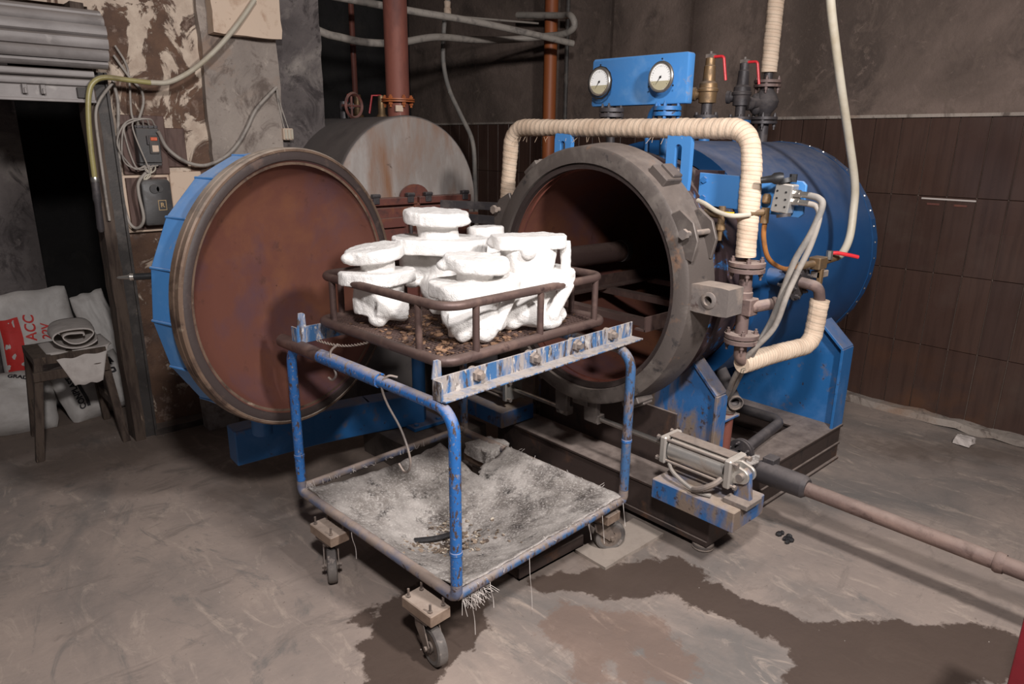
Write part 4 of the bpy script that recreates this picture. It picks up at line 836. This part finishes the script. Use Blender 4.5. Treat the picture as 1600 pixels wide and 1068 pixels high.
tag(tw.build('twisted_wire', m_fork), 'twisted rusty wire tied between handle bar and basket', 'wire')

# ------------------------------------------------------------------ sagging burlap sheet and its load
bs = thing('burlap_sheet', 'dusty grey burlap sheet sagging across the lower trolley frame', 'sheet', (1.52, 1.96, 0), YAW)
NB = 64; bv_ = []; bf = []
def bz_(u, v):
    e = (1-(2*u-1)**4)*(1-(2*v-1)**4); s = (sin(pi*u**.8)**.95)*sin(pi*v)**.9
    z = ZB + .026 - .135*s - .035*max(0, 1-((u-.32)**2+(v-.5)**2)/.05) - .03*sin(pi*v)*max(0, 1-u*5)
    z += .014*mnoise.noise(V((u*6, v*6, 1)))*e + .006*mnoise.noise(V((u*22, v*22, 3)))
    return z
for i in range(NB+1):
    for j in range(NB+1):
        u, v = i/NB, j/NB
        x = -HX+.01 + u*(2*HX-.02) + .008*mnoise.noise(V((v*9, 0, u*3))); y = -HY+.0 + v*(2*HY-.03) + .008*mnoise.noise(V((u*9, 5, v*3)))
        y -= .07*max(0, v-.5)*2*sin(pi*min(1, u*1.15))**.6
        bv_.append(V((x, y, bz_(u, v))))
for i in range(NB):
    for j in range(NB):
        u, v = (i+.5)/NB, (j+.5)/NB
        if u > .76 and v > .70 + .015*sin(i*.5): continue          # torn-away corner
        bf.append((i*(NB+1)+j, (i+1)*(NB+1)+j, (i+1)*(NB+1)+j+1, i*(NB+1)+j+1))
mb = MB(); mb.v = bv_; mb.f = bf; so_ = mb.build('cloth', m_burlap, bs, True, smooth=60)
md = so_.modifiers.new('thickness', 'SOLIDIFY'); md.thickness = .004; md.offset = 0
fg = MB()
for k in range(170):
    q = random.random(); ed = random.choice((0,0,1,2,3))
    if ed == 0: p = V((-HX+.02+q*.1, -HY+.01, .24)); d = V((random.uniform(-.02,.05), random.uniform(-.03,.0), -random.uniform(.02,.07)))
    elif ed == 1: p = V((-HX+q*2*HX, -HY-.005, .268)); d = V((random.uniform(-.02,.02), random.uniform(-.02,.02), random.uniform(-.015,.02)))
    elif ed == 2: p = V((-HX+q*.62, HY-.03, .268)); d = V((random.uniform(-.015,.015), random.uniform(-.01,.02), random.uniform(0,.025)))
    else: p = V((HX-.01, -HY+q*.7, .27)); d = V((random.uniform(-.02,.02), random.uniform(-.02,.02), random.uniform(-.005,.02)))
    fg.sweep([p, p+d*.5+V((0,0,random.uniform(-.004,.004))), p+d], .0009, 4)
for (x, y, L) in ((-HX+.06, -HY, .17), (-.3, -HY-.012, .1), (-.12, -HY-.015, .2), (.28, -HY-.014, .12), (.2, -HY-.012, .07), (-HX-.01, .1, .13), (HX-.02, -HY-.015, .1)):
    fg.sweep(spline([(x,y,.255),(x-.004,y-.008,.255-L*.3),(x+.01,y-.004,.255-L*.7),(x+.006,y-.012,.255-L)], 6), .0011, 4)
tag(fg.build('frayed_fringe', m_cloth, bs, True), None, None, None, 'stuff')
m_chips = M('rusty_chip_debris', srgb(140,122,106), .9, 0, [(srgb(80,68,60), 30, .45, .58, .9), (srgb(216,204,186), 35, .54, .62, .9)])
def chips(n, fn, smin, smax, mat, name, label, cat):
    mb = MB()
    for k in range(n):
        p, R = fn(); s = random.uniform(smin, smax); q = Matrix.Rotation(random.uniform(0, 6.3), 3, 'Z') @ Matrix.Rotation(random.uniform(-.5,.5), 3, 'X')
        poly = [V((s*cos(t)*random.uniform(.6,1.1), s*sin(t)*random.uniform(.5,1), 0)) for t in (0,1.3,2.5,3.8,5.1)]
        T = [p + q @ c + V((0,0,s*.18)) for c in poly]; B = [p + q @ (c*.9) - V((0,0,s*.12)) for c in poly]; m_ = len(poly)
        mb.add(T + B, [tuple(range(m_)), tuple(range(2*m_-1, m_-1, -1))] + [(i, i+m_, (i+1) % m_+m_, (i+1) % m_) for i in range(m_)])
    o = mb.build(name, mat, smooth=0); return tag(o, label, cat, None, 'stuff')
def on_b():
    while True:
        u, v = random.gauss(.34, .09), random.gauss(.48, .12)
        if 0 < u < .8 and 0 < v < .9: break
    return w2((-HX+u*2*HX, -HY+v*2*HY, bz_(u, v)+.004)), 0
chips(420, on_b, .004, .014, m_chips, 'scale_debris', 'brown and white scale chips heaped on the burlap sheet', 'debris')
stk_ = MB().sweep(spline([w2((-.22,.02,bz_(.25,.52)+.012)), w2((-.14,-.02,bz_(.33,.48)+.022)), w2((-.05,-.05,bz_(.43,.45)+.02))], 5), .011, 8).build('iron_stub', m_soot)
tag(stk_, 'short dark iron stub lying on the burlap chips', 'rod')
lump = rough_box(MB(), (1.83, 2.18, .2), (1.97, 2.33, .262), .02, .018, 11).build('burlap_bundle', m_burlap, smooth=60)
tag(lump, 'stiff burlap bundle hung under the rear left trolley corner', 'bundle')
# ------------------------------------------------------------------ wire-floored basket on the trolley rails
bk = thing('basket', 'brown tubular basket with mesh floor resting on the trolley rails', 'basket', (1.535, 1.955, .955), YAW)
BX, BY, BZ, RZ = .385, .355, .012, .178
MB().sweep(fillet([(0,-BY,RZ),(BX-.01,-BY,RZ),(BX-.01,BY,RZ),(-BX+.01,BY,RZ),(-BX+.01,-BY,RZ),(.001,-BY,RZ)], .07, 9), .0145, 14).build('rim', m_tube_brown, bk, True, smooth=60)
bfm = MB()
for q in range(2):
    pts = fillet([(0,-BY,BZ),(BX,-BY,BZ),(BX,BY,BZ),(-BX,BY,BZ),(-BX,-BY,BZ),(.001,-BY,BZ)], .05, 8)
bfm.sweep(pts, .017, 12); bfm.build('bottom_frame', m_tube_brown, bk, True, smooth=60)
for x, y in ((-BX+.01,.27),(-BX+.01,-.22),(-.26,-BY),(.03,-BY),(.32,-BY),(BX-.01,-.2),(BX-.01,.2),(-.29,BY),(.0,BY),(.29,BY)):
    MB().cyl((x*1.0,y*1.0,BZ+.005), (x,y,RZ-.004), .0115, 12).build('post', m_tube_brown, bk, True)
for y in (-.2, 0, .2): MB().box((-BX, y-.012, BZ-.012), (BX, y+.012, BZ-.004)).build('floor_bar', m_tube_brown, bk, True)
ms = MB(); stp = .0165
k = -BX + .012
while k < BX-.01:
    ms.box((k-.0022, -BY+.01, BZ-.002), (k+.0022, BY-.01, BZ+.001)); k += stp
k = -BY + .012
while k < BY-.01:
    ms.box((-BX+.01, k-.0022, BZ), (BX-.01, k+.0022, BZ+.003)); k += stp
tag(ms.build('mesh_floor', m_tube_brown, bk, True, smooth=0), None, None, None, 'stuff')
bkm = Matrix.Translation((1.535,1.955,.955)) @ Matrix.Rotation(YAW, 4, 'Z')
m_flakes = M('brown_wax_flakes', srgb(150,116,90), .85, 0, [(srgb(84,60,46), 24, .42, .56, .9), (srgb(206,180,150), 60, .62, .68, .8)])
def on_t():
    while True:
        x, y = random.gauss(-.1, .2), random.gauss(-.12, .17)
        if abs(x) < BX-.03 and abs(y) < BY-.03: break
    return bkm @ V((x, y, BZ+.005)), 0
chips(520, on_t, .003, .015, m_flakes, 'wax_flakes', 'brown wax flakes scattered over the basket mesh', 'debris')

# ------------------------------------------------------------------ white ceramic shells
TMPC = []
def lumpy(mb, vox=.006, amp=.0035, it=2):
    me = mb.mesh('tmp', smooth=0); o = bpy.data.objects.new('tmp', me); COL.objects.link(o)
    r = o.modifiers.new('r', 'REMESH'); r.mode = 'VOXEL'; r.voxel_size = vox
    s = o.modifiers.new('s', 'SMOOTH'); s.factor = .5; s.iterations = 2
    dg = bpy.context.evaluated_depsgraph_get(); m2 = bpy.data.meshes.new_from_object(o.evaluated_get(dg)); bpy.data.objects.remove(o)
    q = random.uniform(0, 50)
    m2.update()
    co = [v.co + v.normal*(amp*mnoise.noise(v.co*22 + V((q,0,0))) + amp*.5*mnoise.noise(v.co*75 + V((0,q,0)))) for v in m2.vertices]
    for v, c in zip(m2.vertices, co): v.co = c
    for p in m2.polygons: p.use_smooth = True
    return m2
def shell(label, loc, yaw, parts, sc=1.0):
    t = thing('casting_shell', label, 'casting', loc, yaw); t.scale = (sc, sc, sc)
    for name, mb in parts:
        o = bpy.data.objects.new(name, lumpy(mb)); COL.objects.link(o); o.parent = t; o.data.materials.append(m_shell)
    return t
def disc(c, r, h, n=28, ax=(0,0,1)):
    a = V(ax).normalized(); return MB().lathe([(-h/2, r*.95), (-h*.36, r), (h*.36, r), (h/2, r*.95)], c, a, n, cap0=True, cap1=True)
def ovalp(c, rx, ry, h, ax=(0,0,1), p=3.2):
    mb = MB(); n = 32; c = V(c); a = V(ax).normalized(); ex = V((1,0,0)); ex = (ex - a*ex.dot(a)).normalized(); ey = a.cross(ex)
    poly = []
    for k in range(n):
        q = 2*pi*k/n; ca, sa = cos(q), sin(q); poly.append((rx*math.copysign(abs(ca)**(2/p), ca), ry*math.copysign(abs(sa)**(2/p), sa)))
    return mb.prism(poly, c - a*h/2, ex, ey, h)
FZ = .975
# left shell
b = ovalp((0,0,.092), .088, .08, .1, (0,0,1), 2.6).ell((0,0,.06), (.085,.075,.04)); b.cyl((-.06,-.02,.07), (.02,-.1,.06), .048, 16); b.ell((-.05,-.03,.03), (.04,.035,.032)); b.ell((.04,-.05,.035), (.04,.04,.032)); b.ell((.05,.04,.03), (.04,.04,.03)); b.cyl((0,0,.1), (0,0,.16), .07, 18)
shell('white ceramic casting shell nearest the open door', (1.27, 2.1, FZ), rad(25), [('body', b), ('middle_flange', ovalp((0,0,.165), .135, .11, .045, (.05,.03,1))), ('top_flange', disc((-.005,.005,.248), .103, .046, ax=(-.1,.08,1)).cyl((0,0,.17), (0,0,.24), .06, 18).ell((-.085,.05,.237), (.035,.035,.02)))])
# front shell
b = ovalp((0,.01,.085), .09, .07, .1, (0,0,1), 2.6).ell((0,0,.06), (.09,.078,.045)).ell((-.06,-.01,.075), (.05,.05,.05)); b.cyl((-.09,-.02,.055), (.03,-.09,.05), .045, 16); b.ell((-.06,-.06,.03), (.03,.03,.03)); b.ell((.0,-.085,.03), (.042,.035,.03)); b.ell((.085,.0,.03), (.04,.035,.03)); b.cyl((0,0,.08), (0,0,.15), .072, 18)
b.cyl((.03,-.1,.04), (.1,-.085,.15), .019, 12); b.cyl((.1,.03,.05), (.04,.05,.14), .02, 12)
shell('white ceramic casting shell at the front corner of the basket', (1.412, 1.752, FZ), rad(-12), [('body', b), ('middle_flange', ovalp((0.01,0,.158), .14, .105, .046, (-.03,.02,1))), ('top_flange', disc((.02,.005,.229), .105, .042, ax=(.07,-.05,1)).cyl((.01,0,.16), (.015,0,.22), .058, 18).ell((-.075,.03,.226), (.03,.03,.019)))], 1.05)
# right shell
b = ovalp((0,.01,.085), .092, .072, .1, (0,0,1), 2.6).ell((0,0,.06), (.09,.08,.045)); b.cyl((-.08,-.03,.06), (.03,-.08,.055), .048, 16); b.ell((-.065,-.055,.03), (.042,.036,.03)); b.ell((.05,-.08,.03), (.045,.036,.03)); b.ell((.09,-.02,.035), (.035,.035,.03)); b.cyl((0,0,.08), (0,0,.15), .075, 18); b.cyl((.05,-.1,.04), (.115,-.07,.15), .021, 12)
tp = MB().lathe([(0,.078),(.06,.088),(.085,.09),(.1,.085)], (0,0,.17), (0,0,1), 24, cap0=True, cap1=True)
tp2 = ovalp((0,0,.268), .118, .078, .042, (.0,.03,1)).ell((-.105,.01,.265), (.028,.03,.018)); tp2.ell((-.02,-.085,.245), (.024,.02,.022))
shell('white ceramic casting shell with a bonnet box beside the vessel mouth', (1.655, 1.74, FZ), rad(-30), [('body', b), ('middle_flange', ovalp((0,0,.158), .145, .11, .046)), ('bonnet', tp), ('top_flange', tp2), ('runner', MB().cyl((.12,-.02,.165), (.115,-.015,.27), .018, 12))], 1.1)
# back shell
b = MB().ell((0,0,.085), (.09,.085,.075)).cyl((0,0,.0), (0,0,.2), .062, 18).cyl((-.12,.02,.12), (-.12,.02,.205), .042, 16).ell((-.12,.02,.11), (.036,.036,.03)); b.cyl((-.12,.02,.17), (0,0,.16), .04, 14); b.ell((.05,.05,.035), (.05,.05,.036)); b.ell((.05,-.05,.035), (.05,.05,.036))
shell('tallest white ceramic casting shell at the back with wide double flanges', (1.555, 2.085, FZ), rad(-38), [('body', b), ('middle_flange', ovalp((-.02,0,.235), .165, .125, .052, (.02,.02,1), 2.6)), ('top_flange', disc((-.03,0,.328), .112, .046, ax=(.05,-.02,1)).cyl((-.02,0,.24), (-.03,0,.32), .07, 18).ell((.06,-.03,.318), (.03,.03,.018)))], 1.08)
b = MB().ell((0,0,.08), (.08,.08,.07)).cyl((0,0,.05), (0,0,.2), .06, 18).ell((.05,-.04,.03), (.04,.04,.03)).ell((-.05,.04,.03), (.04,.04,.03))
shell('white ceramic casting shell half hidden behind the tallest one', (1.785, 2.125, FZ), rad(20), [('body', b), ('middle_flange', ovalp((0,0,.17), .085, .085, .04)), ('top_flange', disc((0,0,.28), .075, .044, ax=(.02,.08,1)).cyl((0,0,.2), (0,0,.26), .06, 18))])

# ------------------------------------------------------------------ boiler and back-room pipes
bo = thing('boiler', 'rust-streaked horizontal boiler with red-brown fire doors behind', 'boiler', (2.36, 4.2, 0))
BC = (2.36, 3.5, 1.249)
MB().lathe([(0,.002),(0,.486),(.015,.49),(.03,.486),(2.4,.486)], BC, (0,1,0), 64).build('drum', m_boiler_side, bo, smooth=35)
MB().lathe([(-.006,.002),(-.006,.478),(0,.482)], BC, (0,1,0), 64).build('front_plate', m_boiler, bo, smooth=35)
MB().box((1.95, 3.52, 0), (2.77, 5.6, .8)).build('brick_base', m_boiler_side, bo)
MB().box((2.0, 3.47, .45), (2.78, 3.5, 1.285)).build('door_backing', m_boiler_red, bo, bevel=.004)
for x0, x1 in ((2.02, 2.36), (2.375, 2.76)):
    d = MB().box((x0, 3.445, .5), (x1, 3.472, 1.23)).build('fire_door', m_boiler_red, bo, bevel=.004)
    MB().box((x0, 3.425, 1.245), (x1, 3.47, 1.285)).build('top_rail', m_boiler_red, d, bevel=.003)
    MB().box((x0+.01 if x0 < 2.2 else x0+.09, 3.415, 1.12), (x1-.09 if x0 < 2.2 else x1+.05, 3.445, 1.175)).build('cross_bar', m_boiler_red, d, bevel=.003)
    hx = x1-.055 if x0 < 2.2 else x0+.055
    MB().cyl((hx,3.42,1.05), (hx,3.42,1.2), .01, 10).bolt((hx,3.445,1.06),(0,-1,0),.012,.04).bolt((hx,3.445,1.19),(0,-1,0),.012,.04).build('pull_handle', m_darkfit, d)
    for hx in (x0+.06, x1-.05): MB().box((hx-.02,3.415,1.255), (hx+.02,3.45,1.31)).cyl((hx-.025,3.42,1.3), (hx+.025,3.42,1.3), .012, 10).build('hinge', m_darkfit, d, bevel=.003)
MB().lathe([(0,.24),(-.03,.24),(-.045,.225),(-.03,.21),(0,.21)], (2.37, 3.445, .85), (0,1,0), 36).build('fire_ring', m_boiler_red, bo)
MB().box((2.345, 3.435, .95), (2.385, 3.46, 1.25)).build('centre_strip', m_boiler_red, bo, bevel=.003)
MB().prism([(.1*cos(q), .075*sin(q)) for q in [pi*j/12 for j in range(13)]][::-1], (2.37, 3.48, 1.28), (1,0,0), (0,0,1), .015).build('rain_lip', m_boiler_red, bo)
fq = thing('flue_pipe', 'rusty red flue pipe rising from the boiler top', 'pipe', (2.46, 3.75, 1.72))
MB().cyl((2.46,3.75,1.7), (2.46,3.75,1.83), .064, 24).build('stub', m_flue, fq)
MB().cyl((2.46,3.75,1.83), (2.46,3.75,3.4), .07, 24).build('pipe', m_flue, fq)
flange_pair(MB(), (2.46,3.75,1.83), (0,0,1), .1, .008, .004, 6).build('flange', m_orange, fq)
MB().box((2.4,3.683,1.765), (2.45,3.69,1.8)).build('pale_patch', m_cream, fq)
tag(MB().cyl((4.4,4.4,0), (4.4,4.4,3.4), .055, 20).build('drain_stack', m_orange), 'orange-brown vertical pipe against the end wall', 'pipe')
tag(MB().cyl((4.47,4.28,0), (4.47,4.28,3.4), .018, 10).build('thin_pipe', m_metaljamb), 'thin dark pipe right of the orange stack', 'pipe')
def hose(name, pts, r, mat, label): return tag(MB().sweep(spline(pts, 8), r, 12).build(name, mat, smooth=60), label, 'hose')
hose('slack_hose', [(2.2,4.5,2.33),(2.4,4.5,2.27),(2.505,4.5,2.257),(2.7,4.5,2.243),(2.958,4.5,2.263),(3.295,4.5,2.333),(3.659,4.5,2.351),(4.0,4.45,2.38),(4.2,4.278,2.406),(4.23,4.08,2.41),(4.23,3.98,2.453),(4.23,4.02,2.53),(4.3,4.2,2.56),(4.3,4.7,2.62)], .026, m_cable, 'thick grey hose slung across in front of the flue')
hose('slanting_pipe', [(2.0,4.3,2.47),(2.45,4.28,2.455),(2.9,4.22,2.43),(3.35,4.14,2.41),(3.8,4.05,2.37),(4.2,3.96,2.326)], .024, m_cable, 'pale rusty pipe slanting across near the top')
hose('thin_line', [(3.0,4.6,2.5),(3.6,4.55,2.51),(4.3,4.45,2.53)], .008, m_cable, 'thin dark line above the slack hose')
hose('flexible_conduit', [(3.6,4.74,3.4),(3.6,4.74,2.652),(3.6,4.785,2.52),(3.6,4.806,2.382),(3.6,4.811,2.192),(3.6,4.74,1.995),(3.6,4.593,1.797),(3.6,4.449,1.601),(3.6,4.419,1.357),(3.6,4.4,.9)], .018, m_hose_grey, 'pale flexible conduit curving down right of the boiler')
tag(MB().lathe([(0,.022),(.01,.03),(.05,.03),(.06,.024),(.1,.028),(.11,.02)], (3.6,4.75,2.54), (0,0,1), 12, cap0=True, cap1=True).build('conduit_joint', m_cream), 'pale joint on the flexible conduit', 'coupling')
lg = MB(); lg.sweep(dense([(2.42,4.8,1.95),(2.42,4.8,3.4)], .01), .05, 20, True, .05, .1)
tag(lg.build('lagged_riser', m_wrap, smooth=60), 'dim lagged riser in the back room beside the pillar', 'pipe')
tag(MB().cyl((2.75,4.75,1.9), (2.75,4.75,3.4), .02, 10).build('thin_riser', m_flue), 'thin rusty riser between lagged riser and flue', 'pipe')
for i, (x, y) in enumerate(((2.62,4.5),(2.78,4.45))):
    v_ = thing('boiler_valve', ('left' if i == 0 else 'right') + ' red-levered safety valve on the boiler in the dark back room', 'valve', (x, y, 1.6))
    MB().lathe([(0,.03),(.08,.03),(.1,.04),(.16,.04),(.18,.026),(.3,.024)], (x,y,1.6), (0,0,1), 14, cap1=True).build('body', m_brass, v_)
    MB().sweep([(x,y,1.9),(x-.05,y+.04,1.9),(x-.07,y+.05,1.78)], .007, 6).build('lever', m_redlever, v_)
hw = thing('hand_wheel', 'round rusty hand wheel on top of the boiler', 'wheel', (2.25, 4.1, 1.72))
MB().lathe([(0,.07),(.012,.08),(.024,.07),(.012,.06),(0,.07)], (2.28,3.98,1.8), (.3,-1,0), 24).cyl((2.21,3.98,1.8),(2.35,4.0,1.8),.008,8).cyl((2.28,3.99,1.73),(2.28,3.99,1.87),.008,8).build('rim', m_boiler_red, hw)
MB().cyl((2.28,3.99,1.8), (2.3,4.15,1.79), .02, 10).cyl((2.3,4.12,1.6), (2.3,4.12,1.83), .03, 12).build('stem', m_darkfit, hw)
lk = thing('link_bar', 'pair of dark link bars reaching from behind to the lock ring', 'bar', (2.4, 3.0, 1.3))
MB().obox((2.42,2.86,1.27), (.28,.012,.02), (V((.3,-.62,.0)), V((.62,.3,0)), V((0,0,1)))).build('upper_bar', m_darkfit, lk)
MB().obox((2.40,2.86,1.2), (.3,.012,.022), (V((.3,-.62,-.02)), V((.62,.3,0)), V((0,0,1)))).build('lower_bar', m_darkfit, lk)

# ------------------------------------------------------------------ stool, sacks and cloth in the doorway
sl = thing('stool', 'dark wooden stool in the shuttered doorway under a folded cloth', 'stool', (.62, 4.22, 0))
seat = rough_box(MB(), (.455, 4.08, .485), (.785, 4.4, .525), .05, .004, 8).build('seat', m_wood, sl, smooth=20)
for fx, fy, tx, ty in ((.4,4.03,.475,4.1),(.80,4.02,.765,4.1),(.44,4.43,.475,4.38),(.8,4.44,.765,4.38)):
    A = V((fx,fy,0)); B = V((tx,ty,.49)); d = (B-A).normalized()
    MB().obox((A+B)/2, ((B-A).length/2, .019, .019), (d, d.cross(V((0,1,0))), V((0,1,0)))).build('leg', m_wood, sl, bevel=.002)
for (xa,ya),(xb,yb),z in (((.44,4.07),(.78,4.06),.43),((.44,4.07),(.46,4.4),.2),((.785,4.06),(.785,4.4),.2)):
    A = V((xa,ya,z)); B = V((xb,yb,z)); d = (B-A).normalized()
    MB().obox((A+B)/2, ((B-A).length/2, .01, .024), (d, d.cross(V((0,0,1))), V((0,0,1)))).build('apron', m_wood, sl, bevel=.002)
def pillow(W, Hh, T, sd, pin=.35, n=26):
    """closed sack skin; returns (surf(u,v,side), MB)"""
    def surf(u, v, s):
        x = (u-.5)*W; y = (v-.5)*Hh; e = max(0, (1-abs(2*u-1)**3))*max(0, (1-abs(2*v-1)**3))
        k = 1 - pin*.18*(abs(2*v-1)**2) ; x *= 1 - .06*(1-abs(2*v-1)**2)*0 + .0
        th = T*.5*e**.55 + .004
        nz = .012*mnoise.noise(V((u*5+sd, v*5, s*3))) + .008*mnoise.noise(V((u*13+sd, v*13, s*5)))
        return V((x*k + .012*mnoise.noise(V((v*4, sd, 0))), y + .012*mnoise.noise(V((u*4, sd, 9))), s*th + nz*min(1, e*4)))
    mb = MB()
    for s in (1, -1):
        P = [surf(i/n, j/n, s) for i in range(n+1) for j in range(n+1)]
        mb.add(P, [(i*(n+1)+j, (i+1)*(n+1)+j, (i+1)*(n+1)+j+1, i*(n+1)+j+1) for i in range(n) for j in range(n)])
    m_ = n+1
    for i in range(n):
        a = [(i*m_, (i+1)*m_), (i*m_+n, (i+1)*m_+n), (i, i+1), (n*m_+i, n*m_+i+1)]
        for p, q in a: mb.f.append((p, q, q+m_*m_, p+m_*m_))
    return surf, mb
def sack(label, loc, rot, W, Hh, T, sd, prints=()):
    t = thing('sack', label, 'sack', loc); R = Matrix(rot); surf, mb = pillow(W, Hh, T, sd)
    Lc = V(loc); mb.v = [Lc + R @ p for p in mb.v]; mb.build('skin', m_sack, t, smooth=70)
    for pr_ in prints:
        if pr_[0] == 'text':
            _, body, size, u0, v0, ang, mat, sg = pr_
            def fn(x, y):
                c, s = cos(ang), sin(ang); u = u0 + (x*c - y*s)/W; v = v0 + (x*s + y*c)/Hh
                return Lc + R @ (surf(u, v, sg) + V((0,0,sg*.003)))
            text(body, size, 'print_lettering', mat, t, fn, .0015)
        else:
            _, u0, u1, v0, v1, mat, sg = pr_; m_ = MB(); k = 8
            P = [Lc + R @ (surf(u0+(u1-u0)*i/k, v0+(v1-v0)*j/k, sg) + V((0,0,sg*.0022))) for i in range(k+1) for j in range(k+1)]
            m_.add(P, [(i*(k+1)+j, (i+1)*(k+1)+j, (i+1)*(k+1)+j+1, i*(k+1)+j+1) for i in range(k) for j in range(k)]).build('print_panel', mat, t)
    return t
def basis(ex, ey):
    ex = V(ex).normalized(); ey = V(ey); ey = (ey - ex*ey.dot(ex)).normalized(); ez = ex.cross(ey)
    return ((ex.x, ey.x, ez.x), (ex.y, ey.y, ez.y), (ex.z, ey.z, ez.z))
sack('tall white sack with a red printed panel leaning behind the stool', (.6, 4.9, .36), basis((1,-.1,.04), (-.05,.14,1)), .40, .72, .15, 1,
     [('rect', .05, .30, .10, .80, m_print_red, 1), ('text', 'ACC', .075, .42, .70, pi/2-.1, m_print_red, 1), ('text', 'TION TO', .055, .36, .40, pi/2-.1, m_print_red, 1), ('text', '22V', .06, .60, .66, pi/2-.1, m_print_red, 1), ('text', 'B', .11, .17, .2, 0, m_sack, 1)])
sack('bulging white sack with a teal stripe left of the stool', (.33, 4.62, .15), basis((1,-.15,.0), (.1,.55,.8)), .52, .36, .27, 5,
     [('rect', .80, .83, .12, .7, m_print_teal, 1), ('text', 'GRADE', .035, .72, .8, -.3, m_print_blk, 1)])
sack('white sack with black print lying under the stool', (.80, 4.62, .155), basis((1,.25,.12), (-.1,.5,.85)), .42, .36, .26, 9,
     [('rect', .19, .23, .18, .72, m_print_blk, 1), ('text', 'CONPLAST', .04, .145, .45, pi/2, m_print_blk, 1), ('rect', .42, .78, .72, .84, m_print_blk, 1), ('text', 'G', .1, .66, .62, 0, m_print_blk, 1)])
_, mb = pillow(.2, .66, .1, 15); Rb = Matrix(basis((1,.1,.2), (-.1,.2,1))); mb.v = [V((.95,4.86,.35)) + Rb @ p for p in mb.v]
tag(mb.build('plastic_bag', m_sack, smooth=70), 'crumpled pale bag top behind the timber door post', 'bag')
cl = thing('folded_cloth', 'off-white cloth rolled and folded on the stool', 'cloth', (.65, 4.22, .526))
mb = MB(); nu = 60; nv = 14; P = []
for i in range(nu+1):
    a = i/nu*1.9*2*pi; r = .02 + .05*i/nu + .004*sin(a*3)
    for j in range(nv+1):
        v = j/nv; y = 4.1 + .28*v; k = 1 + .12*sin(v*3) + .05*mnoise.noise(V((a, v*3, 0)))
        P.append(V((.66 + 1.75*r*k*cos(a) + .03*v, y + .01*sin(a), .598 + .85*r*k*sin(a))))
mb.add(P, [(i*(nv+1)+j, (i+1)*(nv+1)+j, (i+1)*(nv+1)+j+1, i*(nv+1)+j+1) for i in range(nu) for j in range(nv)])
ro = mb.build('roll', m_cloth, cl, smooth=70); md = ro.modifiers.new('t', 'SOLIDIFY'); md.thickness = .005
mb = MB(); nq = 20; P = []
for i in range(nq+1):
    for j in range(nq+1):
        u, v = i/nq, j/nq; x = .52 + .3*u; y = 4.36 - .34*v; z = .53 + .004*sin(u*14)
        if y < 4.08: z -= (4.08-y)*.9*1.0
        if v > .7: x = .52 + .3*(.5 + (u-.5)*(1 - (v-.7)*1.9)); 
        P.append(V((x, y - max(0, v-.78)*.06, z - max(0, v-.76)*.45)))
mb.add(P, [(i*(nq+1)+j, (i+1)*(nq+1)+j, (i+1)*(nq+1)+j+1, i*(nq+1)+j+1) for i in range(nq) for j in range(nq)])
fl_ = mb.build('loose_flap', m_cloth, cl, smooth=70); md = fl_.modifiers.new('t', 'SOLIDIFY'); md.thickness = .005

# ------------------------------------------------------------------ odds and ends
tag(rough_box(MB(), (1.19, 3.86, 0), (1.36, 3.96, .165), .04, .006, 12).build('stone_block', m_concblock), 'pale rough block on the floor below the open door', 'block')
tag(rough_box(MB(), (1.86, 1.49, 0), (2.235, 1.65, .014), .04, .003, 13).build('floor_plate', m_plate), 'dusty flat plate on the floor beside the rear caster', 'plate')
tag(MB().box((1.56,1.66,0),(1.92,1.675,.055)).box((1.56,1.66,0),(1.92,1.78,.012)).box((1.56,1.765,0),(1.92,1.78,.055)).build('channel_offcut', m_base, bevel=.002, smooth=0), 'rusty steel channel offcut on the floor under the trolley', 'channel')
pb = rough_box(MB(), (4.24,.90,.002), (4.32,.98,.045), .012, .022, 14).build('paper_scrap', m_paper, smooth=0); tag(pb, 'crumpled pale paper scrap near the tiled wall', 'paper')
bl = MB()
for k in range(9): bl.ell((2.61+random.uniform(-.03,.03), 1.14+random.uniform(-.03,.03), .006), (.014*random.uniform(.6,1.3), .012*random.uniform(.6,1.3), .012), 7, 5)
tag(bl.build('soot_lump', m_soot, smooth=0), 'small black lump on the floor under the floor pipe', 'lump')
rc = thing('guard_post', 'dark red guard post at the lower right corner of the floor', 'post', (2.06, .18, 0))
MB().box((2.0,.117,.012), (2.12,.237,.52)).build('post', m_redbox, rc, bevel=.006, seg=2)
MB().box((1.96,.077,0), (2.16,.277,.012)).build('base_plate', m_base, rc, bevel=.002)
MB().box((1.994,.111,.52), (2.126,.243,.53)).build('cap', m_redbox, rc, bevel=.003)
fs = MB()
for k in range(110):
    x, y = random.uniform(.5,3.5), random.uniform(.2,4.2)
    s = random.uniform(.0015,.004)
    fs.ell((x,y,s*.3), (s,s*random.uniform(.5,1),s*.5), 5, 4)
tag(fs.build('floor_grit', m_concblock, smooth=0), 'tiny pale grit scattered over the concrete floor', 'grit', None, 'stuff')
# repeats share a group
GROUPS = {'casting_shell': 'white casting shells in the basket', 'sack': 'sacks in the doorway', 'safety_valve': 'safety valves on the vessel crown', 'boiler_valve': 'valves on the boiler', 'breaker_wire': 'loose wires round the breaker',
          'breaker_tail': 'tail wires below the breaker', 'wall_cable': 'cables on the left wall', 'air_hose': 'air hoses', 'wire_hook': 'wire hooks on the trolley', 'pneumatic_cylinder': 'pneumatic cylinders of the lock ring', 'connector_wire': 'wires to the terminal block', 'lagged_riser': 'lagged riser pipes'}
for o in bpy.data.objects:
    g = GROUPS.get(o.name.split('.')[0])
    if g and o.parent is None: o['group'] = g
